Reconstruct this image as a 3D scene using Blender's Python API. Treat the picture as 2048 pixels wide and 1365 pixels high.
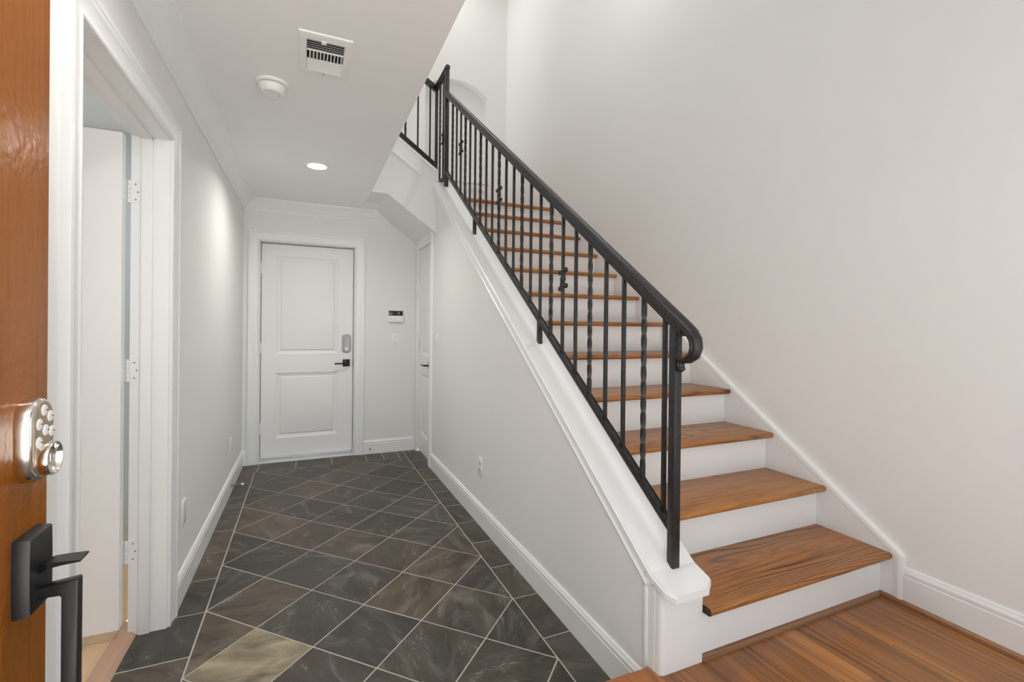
import bpy, bmesh, math, random
from math import sin, cos, pi, radians, sqrt, atan2
from mathutils import Vector, Matrix, noise

for o in list(bpy.data.objects):
    bpy.data.objects.remove(o)
sc = bpy.context.scene
COL = sc.collection

# ------------------------------------------------------------------ camera
F_PX, YAW, PITCH, ROLL, V0, EYE = 937.08, 0.41266, -0.00295, 0.01038, 656.16, 1.27785
R = Vector((cos(YAW), -sin(YAW), 0)); FH = Vector((sin(YAW), cos(YAW), 0)); UP = Vector((0, 0, 1))
FWD = FH * cos(PITCH) + UP * sin(PITCH)
U = UP * cos(PITCH) - FH * sin(PITCH)
XI = R * cos(ROLL) + U * sin(ROLL)
YI = U * cos(ROLL) - R * sin(ROLL)
cam = bpy.data.cameras.new('camera'); cam_o = bpy.data.objects.new('camera', cam); COL.objects.link(cam_o)
cam.sensor_fit = 'HORIZONTAL'; cam.sensor_width = 36.0; cam.lens = 36.0 * F_PX / 2048
cam.shift_x = 0.0; cam.shift_y = (V0 - 682.5) / 2048
cam.clip_start = 0.02; cam.clip_end = 100
M = Matrix(((XI.x, YI.x, -FWD.x, 0), (XI.y, YI.y, -FWD.y, 0), (XI.z, YI.z, -FWD.z, EYE), (0, 0, 0, 1)))
cam_o.matrix_world = M
sc.camera = cam_o

# ------------------------------------------------------------------ world, lights, exposure
sc.view_settings.view_transform = 'Standard'; sc.view_settings.look = 'None'
sc.view_settings.exposure = 0.1; sc.view_settings.gamma = 1.0
sc.view_settings.use_curve_mapping = False
W = bpy.data.worlds.new('daylight'); sc.world = W; W.use_nodes = True
_nt = W.node_tree; _tc = _nt.nodes.new('ShaderNodeTexCoord'); _sx = _nt.nodes.new('ShaderNodeSeparateXYZ'); _rp = _nt.nodes.new('ShaderNodeValToRGB')
_mr = _nt.nodes.new('ShaderNodeMapRange'); _mr.inputs[1].default_value = -1.0; _mr.inputs[2].default_value = 1.0
_nt.links.new(_tc.outputs['Generated'], _sx.inputs[0]); _nt.links.new(_sx.outputs[2], _mr.inputs[0]); _nt.links.new(_mr.outputs[0], _rp.inputs[0])
_e = _rp.color_ramp.elements                       # brighter glow added below the horizon to lift the ceiling, soft sky above
_e[0].position = 0.46; _e[0].color = (1.0, 0.985, 0.96, 1); _e[1].position = 0.56; _e[1].color = (0.37, 0.40, 0.43, 1)
_nt.links.new(_rp.outputs[0], _nt.nodes['Background'].inputs[0])
W.node_tree.nodes['Background'].inputs[1].default_value = 5.0
sc.cycles.max_bounces = 10; sc.cycles.diffuse_bounces = 8; sc.cycles.glossy_bounces = 4
sc.cycles.use_denoising = True


def area_light(name, loc, size, power, color=(1, 1, 1), aim=(0, 0, -1), shape='DISK', size_y=None, spread=180):
    L = bpy.data.lights.new(name, 'AREA'); L.shape = shape; L.size = size; L.energy = power; L.color = color
    if size_y: L.size_y = size_y
    L.spread = radians(spread)
    o = bpy.data.objects.new(name, L); COL.objects.link(o); o.location = loc
    o.rotation_euler = Vector(aim).to_track_quat('-Z', 'Y').to_euler()
    return o


WARM = (1.0, 0.93, 0.83)
# stairwell lamp added for cap shadows and wall light; landing lamp above the picture
area_light('stairwell_fill', (1.88, 2.5, 4.6), 0.10, 9, (1.0, 0.965, 0.92))
area_light('landing_lamp', (1.3, 4.75, 5.5), 0.3, 6.5, (1.0, 0.98, 0.95))

area_light('side_room_fill', (-2.0, 1.2, 2.37), 0.3, 9, (0.95, 0.98, 1.0))  # both added to brighten the room's ceiling, open door and hinge gap
area_light('side_room_fill', (-1.7, 2.95, 2.37), 0.3, 9, (0.90, 0.96, 1.0))

# ------------------------------------------------------------------ node material helpers
MATS = {}


def new_mat(name, color=(0.8, 0.8, 0.8), rough=0.5, metal=0.0, spec=0.5, coat=0.0, coat_rough=0.1):
    m = bpy.data.materials.new(name); m.use_nodes = True
    b = m.node_tree.nodes['Principled BSDF']
    b.inputs['Base Color'].default_value = (*color, 1); b.inputs['Roughness'].default_value = rough
    b.inputs['Metallic'].default_value = metal; b.inputs['Specular IOR Level'].default_value = spec
    b.inputs['Coat Weight'].default_value = coat; b.inputs['Coat Roughness'].default_value = coat_rough
    MATS[name] = m
    return m, m.node_tree, b


def N(nt, typ, **kw):
    n = nt.nodes.new(typ)
    for k, v in kw.items():
        if k in n.inputs: n.inputs[k].default_value = v
        else: setattr(n, k, v)
    return n


def coords(nt, scale=(1, 1, 1), kind='Object', rnd=True):
    tc = N(nt, 'ShaderNodeTexCoord'); mp = N(nt, 'ShaderNodeMapping')
    mp.inputs['Scale'].default_value = scale
    src = tc.outputs[kind]
    if rnd:
        oi = N(nt, 'ShaderNodeObjectInfo'); ml = N(nt, 'ShaderNodeVectorMath', operation='SCALE')
        cmb = N(nt, 'ShaderNodeCombineXYZ')
        for i in range(3): nt.links.new(oi.outputs['Random'], cmb.inputs[i])
        ml.inputs['Scale'].default_value = 17.0
        nt.links.new(cmb.outputs[0], ml.inputs[0])
        ad = N(nt, 'ShaderNodeVectorMath', operation='ADD')
        nt.links.new(src, ad.inputs[0]); nt.links.new(ml.outputs[0], ad.inputs[1]); src = ad.outputs[0]
    nt.links.new(src, mp.inputs[0])
    return mp.outputs[0]


def ramp(nt, fac, stops):
    r = N(nt, 'ShaderNodeValToRGB'); e = r.color_ramp.elements
    while len(e) < len(stops): e.new(0.5)
    for i, (p, c) in enumerate(stops):
        e[i].position = p; e[i].color = (*c, 1) if len(c) == 3 else c
    nt.links.new(fac, r.inputs[0])
    return r.outputs[0]


def mix(nt, a, b, fac, mode='MIX'):
    m = N(nt, 'ShaderNodeMix', data_type='RGBA', blend_type=mode)
    for sock, v in ((m.inputs[6], a), (m.inputs[7], b)):
        if isinstance(v, tuple): sock.default_value = (*v, 1)
        else: nt.links.new(v, sock)
    if isinstance(fac, (int, float)): m.inputs[0].default_value = fac
    else: nt.links.new(fac, m.inputs[0])
    return m.outputs[2]


def bump(nt, bsdf, h, strength=0.1, dist=0.01):
    b = N(nt, 'ShaderNodeBump'); b.inputs['Strength'].default_value = strength; b.inputs['Distance'].default_value = dist
    nt.links.new(h, b.inputs['Height']); nt.links.new(b.outputs[0], bsdf.inputs['Normal'])


def srgb(r, g, b):
    f = lambda c: c / 12.92 if c <= 0.04045 else ((c + 0.055) / 1.055) ** 2.4
    return (f(r / 255), f(g / 255), f(b / 255))


def paint(name, color, rough, bscale=90, bstr=0.06, spec=0.35):
    m, nt, b = new_mat(name, color, rough, spec=spec)
    n = N(nt, 'ShaderNodeTexNoise', Scale=bscale, Detail=3.0); nt.links.new(coords(nt, rnd=False), n.inputs['Vector'])
    bump(nt, b, n.outputs[0], bstr, 0.004)
    n2 = N(nt, 'ShaderNodeTexNoise', Scale=1.3, Detail=2.0); nt.links.new(coords(nt, rnd=False), n2.inputs['Vector'])
    nt.links.new(ramp(nt, n2.outputs[0], [(0.3, tuple(c * 0.985 for c in color)), (0.7, color)]), b.inputs['Base Color'])
    return m


WALL = paint('wall_paint', (0.814, 0.818, 0.806), 0.75)
CEIL = paint('ceiling_paint', (0.895, 0.897, 0.89), 0.85, 70, 0.1)
TRIM = paint('trim_enamel', (0.858, 0.872, 0.874), 0.32, 25, 0.02, 0.5)
DOORW = paint('door_enamel', (0.865, 0.868, 0.865), 0.36, 30, 0.02, 0.5)
ROOMW = paint('side_room_shade', (0.60, 0.65, 0.68), 0.8)  # blue grey of the daylit shade put into the wall colour
PLASTIC = new_mat('white_plastic', (0.87, 0.87, 0.85), 0.4)[0]
PLASTIC2 = new_mat('grey_white_plastic', (0.66, 0.66, 0.64), 0.45)[0]
DARK = new_mat('dark_void', (0.012, 0.011, 0.01), 0.9, spec=0.1)[0]
SCREEN = new_mat('black_screen', (0.02, 0.018, 0.017), 0.15)[0]
STEEL = new_mat('polished_nickel', (0.78, 0.75, 0.71), 0.14, 1.0)[0]
SATIN = new_mat('satin_nickel_tan', (0.50, 0.40, 0.29), 0.33, 0.75)[0]
GREYM = new_mat('grey_lock_metal', (0.42, 0.42, 0.42), 0.42, 0.5)[0]
BLACKH = new_mat('matte_black_hardware', (0.018, 0.018, 0.019), 0.34, 0.3)[0]
ALU = new_mat('sill_metal', (0.62, 0.64, 0.65), 0.35, 0.5)[0]
SCREW = new_mat('screw_head', (0.30, 0.30, 0.29), 0.4, 0.6)[0]
GAPSHADE = new_mat('door_gap_shade', (0.03, 0.025, 0.022), 0.7)[0]  # near-black colour for the shade in the door gap


def iron():
    m, nt, b = new_mat('black_wrought_iron', (0.03, 0.03, 0.031), 0.42, 0.35)
    n = N(nt, 'ShaderNodeTexNoise', Scale=60.0, Detail=4.0); nt.links.new(coords(nt), n.inputs['Vector'])
    nt.links.new(ramp(nt, n.outputs[0], [(0.3, (0.018, 0.018, 0.019)), (0.75, (0.042, 0.041, 0.041))]), b.inputs['Base Color'])
    nt.links.new(ramp(nt, n.outputs[0], [(0.3, (0.36,) * 3), (0.8, (0.52,) * 3)]), b.inputs['Roughness'])
    bump(nt, b, n.outputs[0], 0.12, 0.003)
    return m


IRON = iron()


def oak(name, dark, mid, light, axis='X', rough=0.33, ring=9.0, stretch=0.10, planks=None, coat=0.25, contrast=1.0, dens=50.0):
    """stained oak: long grain along axis, cathedral rings, open pores; planks = strip width for a strip floor"""
    m, nt, b = new_mat(name, mid, rough, coat=coat, coat_rough=0.22)
    s = [1, 1, 1]; s['XYZ'.index(axis)] = stretch
    vec = coords(nt, tuple(s))
    sep_src = vec
    if planks:
        tc = N(nt, 'ShaderNodeTexCoord'); sx = N(nt, 'ShaderNodeSeparateXYZ'); nt.links.new(tc.outputs['Object'], sx.inputs[0])
        d = N(nt, 'ShaderNodeMath', operation='DIVIDE'); nt.links.new(sx.outputs[0], d.inputs[0]); d.inputs[1].default_value = planks
        fl = N(nt, 'ShaderNodeMath', operation='FLOOR'); nt.links.new(d.outputs[0], fl.inputs[0])
        wn0 = N(nt, 'ShaderNodeTexWhiteNoise', noise_dimensions='1D'); nt.links.new(fl.outputs[0], wn0.inputs['W'])
        yy = N(nt, 'ShaderNodeMath', operation='MULTIPLY_ADD'); nt.links.new(sx.outputs[1], yy.inputs[0]); yy.inputs[1].default_value = 0.9
        nt.links.new(wn0.outputs['Value'], yy.inputs[2])
        fy = N(nt, 'ShaderNodeMath', operation='FLOOR'); nt.links.new(yy.outputs[0], fy.inputs[0])
        cb = N(nt, 'ShaderNodeCombineXYZ'); nt.links.new(fl.outputs[0], cb.inputs[0]); nt.links.new(fy.outputs[0], cb.inputs[1])
        wn = N(nt, 'ShaderNodeTexWhiteNoise', noise_dimensions='2D'); nt.links.new(cb.outputs[0], wn.inputs['Vector'])
        off = N(nt, 'ShaderNodeVectorMath', operation='SCALE'); nt.links.new(wn.outputs['Color'], off.inputs[0]); off.inputs['Scale'].default_value = 9.0
        ad = N(nt, 'ShaderNodeVectorMath', operation='ADD'); nt.links.new(vec, ad.inputs[0]); nt.links.new(off.outputs[0], ad.inputs[1])
        sep_src = ad.outputs[0]
    n1 = N(nt, 'ShaderNodeTexNoise', Scale=3.2, Detail=2.0, Roughness=0.42); nt.links.new(sep_src, n1.inputs['Vector'])
    mul = N(nt, 'ShaderNodeMath', operation='MULTIPLY'); nt.links.new(n1.outputs[0], mul.inputs[0]); mul.inputs[1].default_value = ring * 5.0
    spx = N(nt, 'ShaderNodeSeparateXYZ'); nt.links.new(sep_src, spx.inputs[0])
    acr = N(nt, 'ShaderNodeMath', operation='MULTIPLY_ADD'); nt.links.new(spx.outputs['XYZ'.index({'X': 'Y', 'Y': 'X', 'Z': 'Y'}[axis])], acr.inputs[0])
    acr.inputs[1].default_value = dens * 6.283; nt.links.new(mul.outputs[0], acr.inputs[2]); mul = acr
    sn = N(nt, 'ShaderNodeMath', operation='SINE'); nt.links.new(mul.outputs[0], sn.inputs[0])
    sn2 = N(nt, 'ShaderNodeMath', operation='MULTIPLY_ADD'); nt.links.new(sn.outputs[0], sn2.inputs[0]); sn2.inputs[1].default_value = 0.5; sn2.inputs[2].default_value = 0.5
    n2 = N(nt, 'ShaderNodeTexNoise', Scale=120.0, Detail=3.0, Roughness=0.65)
    s3 = [1, 1, 1]; s3['XYZ'.index(axis)] = 0.22
    mp3 = N(nt, 'ShaderNodeMapping'); mp3.inputs['Scale'].default_value = s3; nt.links.new(sep_src, mp3.inputs[0]); nt.links.new(mp3.outputs[0], n2.inputs['Vector'])
    n3 = N(nt, 'ShaderNodeTexNoise', Scale=2.2, Detail=4.0, Roughness=0.6); nt.links.new(sep_src, n3.inputs['Vector'])
    c1 = ramp(nt, sn2.outputs[0], [(0.0, mid), (0.50, mid), (0.82, tuple(a * (1 - 0.4 * contrast) + d_ * 0.4 * contrast for a, d_ in zip(mid, dark))), (1.0, tuple(a * (1 - contrast) + d_ * contrast for a, d_ in zip(mid, dark)))])
    n4 = N(nt, 'ShaderNodeTexNoise', Scale=5.5, Detail=2.0); nt.links.new(sep_src, n4.inputs['Vector'])
    c1 = mix(nt, mid, c1, ramp(nt, n4.outputs[0], [(0.36, (0.12,) * 3), (0.62, (1, 1, 1))]))
    c2 = mix(nt, c1, light, ramp(nt, n3.outputs[0], [(0.38, (0, 0, 0)), (0.72, (0.75,) * 3)]))
    c3 = mix(nt, c2, dark, ramp(nt, n2.outputs[0], [(0.50, (0, 0, 0)), (0.68, (0.58 * contrast ** 1.5,) * 3)]))
    if planks:
        hv = N(nt, 'ShaderNodeHueSaturation'); nt.links.new(c3, hv.inputs['Color'])
        vv = N(nt, 'ShaderNodeMapRange'); nt.links.new(wn.outputs['Value'], vv.inputs[0]); vv.inputs[3].default_value = 0.72; vv.inputs[4].default_value = 1.15
        nt.links.new(vv.outputs[0], hv.inputs['Value']); c3 = hv.outputs[0]
        fr = N(nt, 'ShaderNodeMath', operation='FRACT'); nt.links.new(d.outputs[0], fr.inputs[0])
        c3 = mix(nt, c3, tuple(v * 0.25 for v in dark), ramp(nt, fr.outputs[0], [(0.0, (0.8,) * 3), (0.018, (0, 0, 0)), (0.982, (0, 0, 0)), (1.0, (0.8,) * 3)]))
    nt.links.new(c3, b.inputs['Base Color'])
    bump(nt, b, n2.outputs[0], 0.08, 0.002)
    return m


OAK = oak('oak_tread_stain', srgb(66, 34, 14), srgb(162, 104, 52), srgb(192, 131, 66), 'X', ring=26.0, stretch=0.19, dens=20.0, coat=0.08, contrast=1.0)
OAKN = oak('oak_nosing', srgb(92, 48, 20), srgb(168, 104, 50), srgb(196, 132, 68), 'Y', ring=12.0, stretch=0.14, dens=12.0)
OAKF = oak('oak_strip_floor', srgb(70, 37, 16), srgb(162, 105, 55), srgb(190, 130, 70), 'Y', planks=0.057, ring=20.0, stretch=0.10, dens=26.0, coat=0.1, contrast=0.85)
ENDG = new_mat('oak_end_grain', srgb(62, 40, 26), 0.6)[0]
SHOE = oak('walnut_shoe', srgb(62, 38, 22), srgb(138, 98, 68), srgb(154, 112, 80), 'X', ring=3.0, dens=14.0, stretch=0.06)
SHOEY = oak('oak_shoe', srgb(84, 48, 24), srgb(150, 98, 56), srgb(176, 124, 78), 'Y', ring=3.0, dens=14.0, stretch=0.06)
ENTRY = oak('entry_door_varnish', srgb(86, 40, 6), srgb(150, 84, 16), srgb(178, 106, 22), 'Z', rough=0.27, ring=1.6, stretch=0.10, coat=0.0, contrast=0.5, dens=6.0)
ENTRY.node_tree.nodes['Principled BSDF'].inputs['Specular IOR Level'].default_value = 0.09
PALE = oak('pale_raw_oak', srgb(190, 150, 110), srgb(218, 184, 146), srgb(228, 196, 158), 'Y', rough=0.5, ring=2.0, dens=14.0, stretch=0.1, coat=0.0, contrast=0.4)
PALE2 = oak('pinkish_threshold', srgb(168, 128, 106), srgb(196, 158, 134), srgb(204, 166, 142), 'Y', rough=0.5, ring=2.0, dens=14.0, stretch=0.1, coat=0.0, contrast=0.4)


def slate():
    m, nt, b = new_mat('slate_tile', (0.08, 0.075, 0.07), 0.42)
    at = N(nt, 'ShaderNodeAttribute', attribute_name='tile')
    geo = N(nt, 'ShaderNodeTexCoord')
    sc_ = N(nt, 'ShaderNodeVectorMath', operation='MULTIPLY_ADD')   # every tile is cut from a different piece of stone
    comb = N(nt, 'ShaderNodeCombineXYZ')
    for i in range(3): nt.links.new(at.outputs['Alpha'], comb.inputs[i])
    nt.links.new(comb.outputs[0], sc_.inputs[0]); sc_.inputs[1].default_value = (37, 53, 19); nt.links.new(geo.outputs['Object'], sc_.inputs[2])
    v = sc_.outputs[0]
    rot = N(nt, 'ShaderNodeVectorRotate', rotation_type='Z_AXIS'); nt.links.new(v, rot.inputs['Vector'])
    ra = N(nt, 'ShaderNodeMath', operation='MULTIPLY'); nt.links.new(at.outputs['Alpha'], ra.inputs[0]); ra.inputs[1].default_value = 2.6
    nt.links.new(ra.outputs[0], rot.inputs['Angle'])
    mp = N(nt, 'ShaderNodeMapping'); mp.inputs['Scale'].default_value = (1, 2.6, 1); nt.links.new(rot.outputs[0], mp.inputs[0]); v = mp.outputs[0]
    n1 = N(nt, 'ShaderNodeTexNoise', Scale=5.0, Detail=7.0, Roughness=0.6, Distortion=0.6); nt.links.new(v, n1.inputs['Vector'])
    n2 = N(nt, 'ShaderNodeTexNoise', Scale=2.4, Detail=5.0, Roughness=0.62, Distortion=1.3); nt.links.new(v, n2.inputs['Vector'])
    n3 = N(nt, 'ShaderNodeTexNoise', Scale=38.0, Detail=4.0, Roughness=0.7); nt.links.new(v, n3.inputs['Vector'])
    base = mix(nt, at.outputs['Color'], ramp(nt, n1.outputs[0], [(0.32, (0.42,) * 3), (0.68, (1.6,) * 3)]), 1.0, 'MULTIPLY')
    base = mix(nt, base, (0.20, 0.185, 0.16), ramp(nt, n2.outputs[0], [(0.55, (0, 0, 0)), (0.70, (0.6,) * 3)]))
    vein = ramp(nt, n2.outputs[0], [(0.494, (0, 0, 0)), (0.50, (0.7,) * 3), (0.506, (0, 0, 0))])
    vmask = ramp(nt, n1.outputs[0], [(0.52, (0, 0, 0)), (0.62, (1, 1, 1))])
    base = mix(nt, base, (0.42, 0.39, 0.34), mix(nt, vein, vmask, 1.0, 'MULTIPLY'))
    base = mix(nt, base, (0.32, 0.30, 0.27), ramp(nt, n3.outputs[0], [(0.68, (0, 0, 0)), (0.76, (0.5,) * 3)]))
    nt.links.new(base, b.inputs['Base Color'])
    nt.links.new(ramp(nt, n1.outputs[0], [(0.3, (0.34,) * 3), (0.7, (0.55,) * 3)]), b.inputs['Roughness'])
    add = N(nt, 'ShaderNodeMath', operation='MULTIPLY_ADD'); nt.links.new(n3.outputs[0], add.inputs[0]); add.inputs[1].default_value = 0.25; nt.links.new(n2.outputs[0], add.inputs[2])
    st = ramp(nt, n2.outputs[0], [(0.0, (0, 0, 0)), (0.44, (0.3,) * 3), (0.46, (0.5,) * 3), (0.56, (0.6,) * 3), (0.58, (0.9,) * 3), (1, (1, 1, 1))])
    add2 = N(nt, 'ShaderNodeMath', operation='ADD'); nt.links.new(add.outputs[0], add2.inputs[0]); nt.links.new(st, add2.inputs[1])
    bump(nt, b, add2.outputs[0], 0.28, 0.006)
    return m


SLATE = slate()
GROUT = new_mat('tile_grout', (0.50, 0.46, 0.405), 0.9, spec=0.2)[0]

# ------------------------------------------------------------------ mesh helpers


class MB:
    """collects shapes into one mesh object"""

    def __init__(self):
        self.bm = bmesh.new()

    def _faces_from(self, verts, faces, mi=0):
        vs = [self.bm.verts.new(v) for v in verts]
        out = []
        for f in faces:
            try:
                fc = self.bm.faces.new([vs[i] for i in f]); fc.material_index = mi; out.append(fc)
            except ValueError:
                pass
        return vs, out

    def box(self, x0, x1, y0, y1, z0, z1, bev=0.0, seg=2, mi=0, mat=None):
        v = [(x0, y0, z0), (x1, y0, z0), (x1, y1, z0), (x0, y1, z0), (x0, y0, z1), (x1, y0, z1), (x1, y1, z1), (x0, y1, z1)]
        if mat is not None: v = [mat @ Vector(p) for p in v]
        vs, fs = self._faces_from(v, [(3, 2, 1, 0), (4, 5, 6, 7), (0, 1, 5, 4), (1, 2, 6, 5), (2, 3, 7, 6), (3, 0, 4, 7)], mi)
        if bev > 0:
            es = list({e for f in fs for e in f.edges})
            bmesh.ops.bevel(self.bm, geom=es, offset=bev, segments=seg, affect='EDGES', profile=0.5)
        return self

    def prism(self, pts, axis, a0, a1, bev=0.0, mi=0, mat=None, end_mi=None):
        """polygon pts (2D) extruded along axis X/Y/Z from a0 to a1; 2D axes are the other two in XYZ order"""
        def P(p, a):
            v = {'X': (a, p[0], p[1]), 'Y': (p[0], a, p[1]), 'Z': (p[0], p[1], a)}[axis]
            return mat @ Vector(v) if mat is not None else Vector(v)
        n = len(pts)
        vs = [P(p, a0) for p in pts] + [P(p, a1) for p in pts]
        fs = [tuple(range(n)), tuple(range(2 * n - 1, n - 1, -1))] + [(i, i + n, (i + 1) % n + n, (i + 1) % n) for i in range(n)]
        v, f = self._faces_from(vs, fs, mi)
        if end_mi is not None: f[0].material_index = f[1].material_index = end_mi
        if bev > 0:
            bmesh.ops.bevel(self.bm, geom=list({e for q in f for e in q.edges}), offset=bev, segments=2, affect='EDGES', profile=0.5)
        return self

    def rings(self, rings, closed=False, cap=True, mi=0):
        """skin a list of equally long point rings"""
        n = len(rings[0]); vs = [[self.bm.verts.new(p) for p in r] for r in rings]
        m = len(rings)
        for i in range(m if closed else m - 1):
            a, b = vs[i], vs[(i + 1) % m]
            for j in range(n):
                k = (j + 1) % n
                f = self.bm.faces.new((a[j], a[k], b[k], b[j])); f.material_index = mi
        if cap and not closed:
            for r in (vs[0], list(reversed(vs[-1]))):
                try: f = self.bm.faces.new(r); f.material_index = mi
                except ValueError: pass
        return self

    def lathe(self, prof, origin=(0, 0, 0), axis='Z', seg=32, mi=0):
        """prof: (radius, height) pairs turned about axis"""
        rs = []
        for r, h in prof:
            ring = []
            for i in range(seg):
                t = 2 * pi * i / seg; a, b = max(r, 1e-5) * cos(t), max(r, 1e-5) * sin(t)
                v = {'Z': (a, b, h), 'X': (h, a, b), 'Y': (b, h, a)}[axis]
                ring.append(Vector(v) + Vector(origin))
            rs.append(ring)
        return self.rings(rs, mi=mi)

    def tube(self, pts, rad, seg=10, flat=1.0, side=None, mi=0):
        """tube along 3D pts; rad float or list; flat squashes along the binormal"""
        pts = [Vector(p) for p in pts]; rs = []
        for i, p in enumerate(pts):
            t = (pts[min(i + 1, len(pts) - 1)] - pts[max(i - 1, 0)]).normalized()
            s = Vector(side) if side is not None else (Vector((0, 0, 1)) if abs(t.z) < 0.9 else Vector((1, 0, 0)))
            b = t.cross(s).normalized(); nn = b.cross(t).normalized()
            r = rad[i] if isinstance(rad, (list, tuple)) else rad
            rs.append([p + nn * r * cos(2 * pi * j / seg) + b * r * flat * sin(2 * pi * j / seg) for j in range(seg)])
        return self.rings(rs, mi=mi)

    def sweep(self, prof, path, normal, mi=0):
        """prof (a, b): a = in plane, to the left of the path seen against normal; b = along normal; mitred corners"""
        path = [Vector(p) for p in path]; nrm = Vector(normal).normalized(); rs = []
        dirs = [(path[i + 1] - path[i]).normalized() for i in range(len(path) - 1)]
        lefts = [nrm.cross(d) for d in dirs]
        for i, p in enumerate(path):
            if i == 0: m = lefts[0]
            elif i == len(path) - 1: m = lefts[-1]
            else:
                l1, l2 = lefts[i - 1], lefts[i]; m = (l1 + l2) / (1 + l1.dot(l2))
            rs.append([p + m * a + nrm * b for a, b in prof])
        return self.rings(rs, mi=mi)

    def build(self, name, mats, parent=None, origin=None, smooth=30, bevel=0.0):
        bm = self.bm
        bmesh.ops.remove_doubles(bm, verts=bm.verts, dist=1e-6)
        bmesh.ops.recalc_face_normals(bm, faces=bm.faces)
        if origin is not None: bmesh.ops.translate(bm, verts=bm.verts, vec=-Vector(origin))
        me = bpy.data.meshes.new(name); bm.to_mesh(me); bm.free()
        for m in (mats if isinstance(mats, (list, tuple)) else [mats]): me.materials.append(m)
        if smooth:
            me.polygons.foreach_set('use_smooth', [True] * len(me.polygons)); me.set_sharp_from_angle(angle=radians(smooth))
        o = bpy.data.objects.new(name, me); COL.objects.link(o)
        if origin is not None: o.location = origin
        if parent is not None:
            o.parent = parent
            if origin is not None: o.location = Vector(origin) - world_loc(parent)
            else: o.location = -world_loc(parent)
        return o


def world_loc(o):
    v = Vector((0, 0, 0))
    while o is not None:
        v += o.location; o = o.parent
    return v


def tag(o, label=None, cat=None, group=None, kind=None):
    if label: o['label'] = label
    if cat: o['category'] = cat
    if group: o['group'] = group
    if kind: o['kind'] = kind
    return o


def thing(name, loc, label, cat, group=None, kind=None):
    o = bpy.data.objects.new(name, None); COL.objects.link(o); o.location = loc; o.empty_display_size = 0.05
    return tag(o, label, cat, group, kind)


def dup(o, name=None, parent=None, dloc=(0, 0, 0)):
    c = o.copy(); COL.objects.link(c)
    if parent is not None: c.parent = parent
    c.location = Vector(o.location) + Vector(dloc)
    for ch in [k for k in bpy.data.objects if k.parent == o]:
        d = ch.copy(); COL.objects.link(d); d.parent = c
    return c


def structure(o, label, cat):
    return tag(o, label, cat, kind='structure')


# ------------------------------------------------------------------ measured layout (metres, camera foot at 0,0)
XL, XS, XS2, XR = -0.528, 1.037, 1.206, 2.222        # left wall, hall side and stair side of the stair wall, right wall
YB, YL = 4.819, 5.32                                  # hall back wall, landing back wall
ZC = 2.40                                             # hall ceiling
ZP = 0.174                                            # oak platform
RISE, RUN, Y1 = 0.1900, 0.2688, 1.126                 # stairs; Y1 = first nosing
SK = XR - 0.018                                       # face of the right skirt board
YF = -0.7                                             # how far the rooms reach behind the camera
HI = 5.6                                              # stairwell ceiling
SL = RISE / RUN


# ------------------------------------------------------------------ room shell
def wall_with_hole(mb, axis, a0, a1, u0, u1, z0, z1, hole=None):
    """wall slab; axis 'X' (thickness a0..a1 in x, runs in y) or 'Y'; hole = (u0, u1, ztop)"""
    def bx(p, q, zz0, zz1):
        if axis == 'X': mb.box(a0, a1, p, q, zz0, zz1)
        else: mb.box(p, q, a0, a1, zz0, zz1)
    if hole is None: bx(u0, u1, z0, z1); return
    h0, h1, ht = hole
    bx(u0, h0, z0, z1); bx(h1, u1, z0, z1); bx(h0, h1, ht, z1)


D2Y0, D2Y1, D2H = 1.508, 2.366, 2.040                 # left doorway
D3X0, D3X1, D3H = -0.398, 0.430, 2.040                # back doorway
D4Y0, D4Y1, D4H = 4.236, 4.752, 2.046                 # closet doorway

mb = MB(); wall_with_hole(mb, 'X', XL - 0.128, XL, YF, YB + 0.16, 0, ZC, (D2Y0, D2Y1, D2H))
structure(mb.build('wall_left', WALL, smooth=0), 'warm white painted wall on the left with an open doorway in it', 'wall')
mb = MB(); wall_with_hole(mb, 'Y', YB, YB + 0.16, XL, XS, 0, ZC, (D3X0, D3X1, D3H))
structure(mb.build('wall_back', WALL, smooth=0), 'white end wall of the hall around the closed panel door', 'wall')
mb = MB(); mb.box(XR, XR + 0.12, YF, YL + 0.12, -0.2, HI)
structure(mb.build('wall_right', WALL, smooth=0), 'tall warm white wall beside the stairs', 'wall')

mb = MB(); mb.box(-3.3, XR + 0.12, YF - 0.15, YF, 2.40, HI + 0.1); mb.box(0.62, 1.25, YF - 0.15, YF, -0.2, 2.40); mb.box(1.25, XR + 0.12, YF - 0.15, YF, -0.2, ZP + 0.15); mb.box(1.25, XR + 0.12, YF - 0.15, YF, 1.95, 2.40); mb.box(1.95, XR + 0.12, YF - 0.15, YF, ZP + 0.15, 1.95)
mb.box(-3.3, -1.9, YF - 0.15, YF, -0.2, 2.4); mb.box(-1.3, XL - 0.13, YF - 0.15, YF, -0.2, 2.4); mb.box(-1.9, -1.3, YF - 0.15, YF, -0.2, 0.8); mb.box(-1.9, -1.3, YF - 0.15, YF, 2.1, 2.4)
mb.box(-3.3, -3.2, YF, YL + 0.25, 2.40, HI + 0.1)
structure(mb.build('wall_front', WALL, smooth=0), 'white wall over the entrance behind the viewer', 'wall')
# upper wall behind the landing with an arched niche
NX0, NX1, NZ0, NZS, NZT = 1.222, 1.972, 2.985, 4.03, 4.172
arch = []
ncx, nhw, nr = (NX0 + NX1) / 2, (NX1 - NX0) / 2, NZT - NZS
rad = (nhw ** 2 + nr ** 2) / (2 * nr); cz = NZT - rad; th = math.asin(nhw / rad)
for i in range(17):
    t = -th + 2 * th * i / 16; arch.append((ncx + rad * sin(t), cz + rad * cos(t)))
mb = MB()
bm = mb.bm
outer = [(-3.2, 2.2), (-3.2, HI), (XR, HI), (XR, 2.2)]
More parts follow.
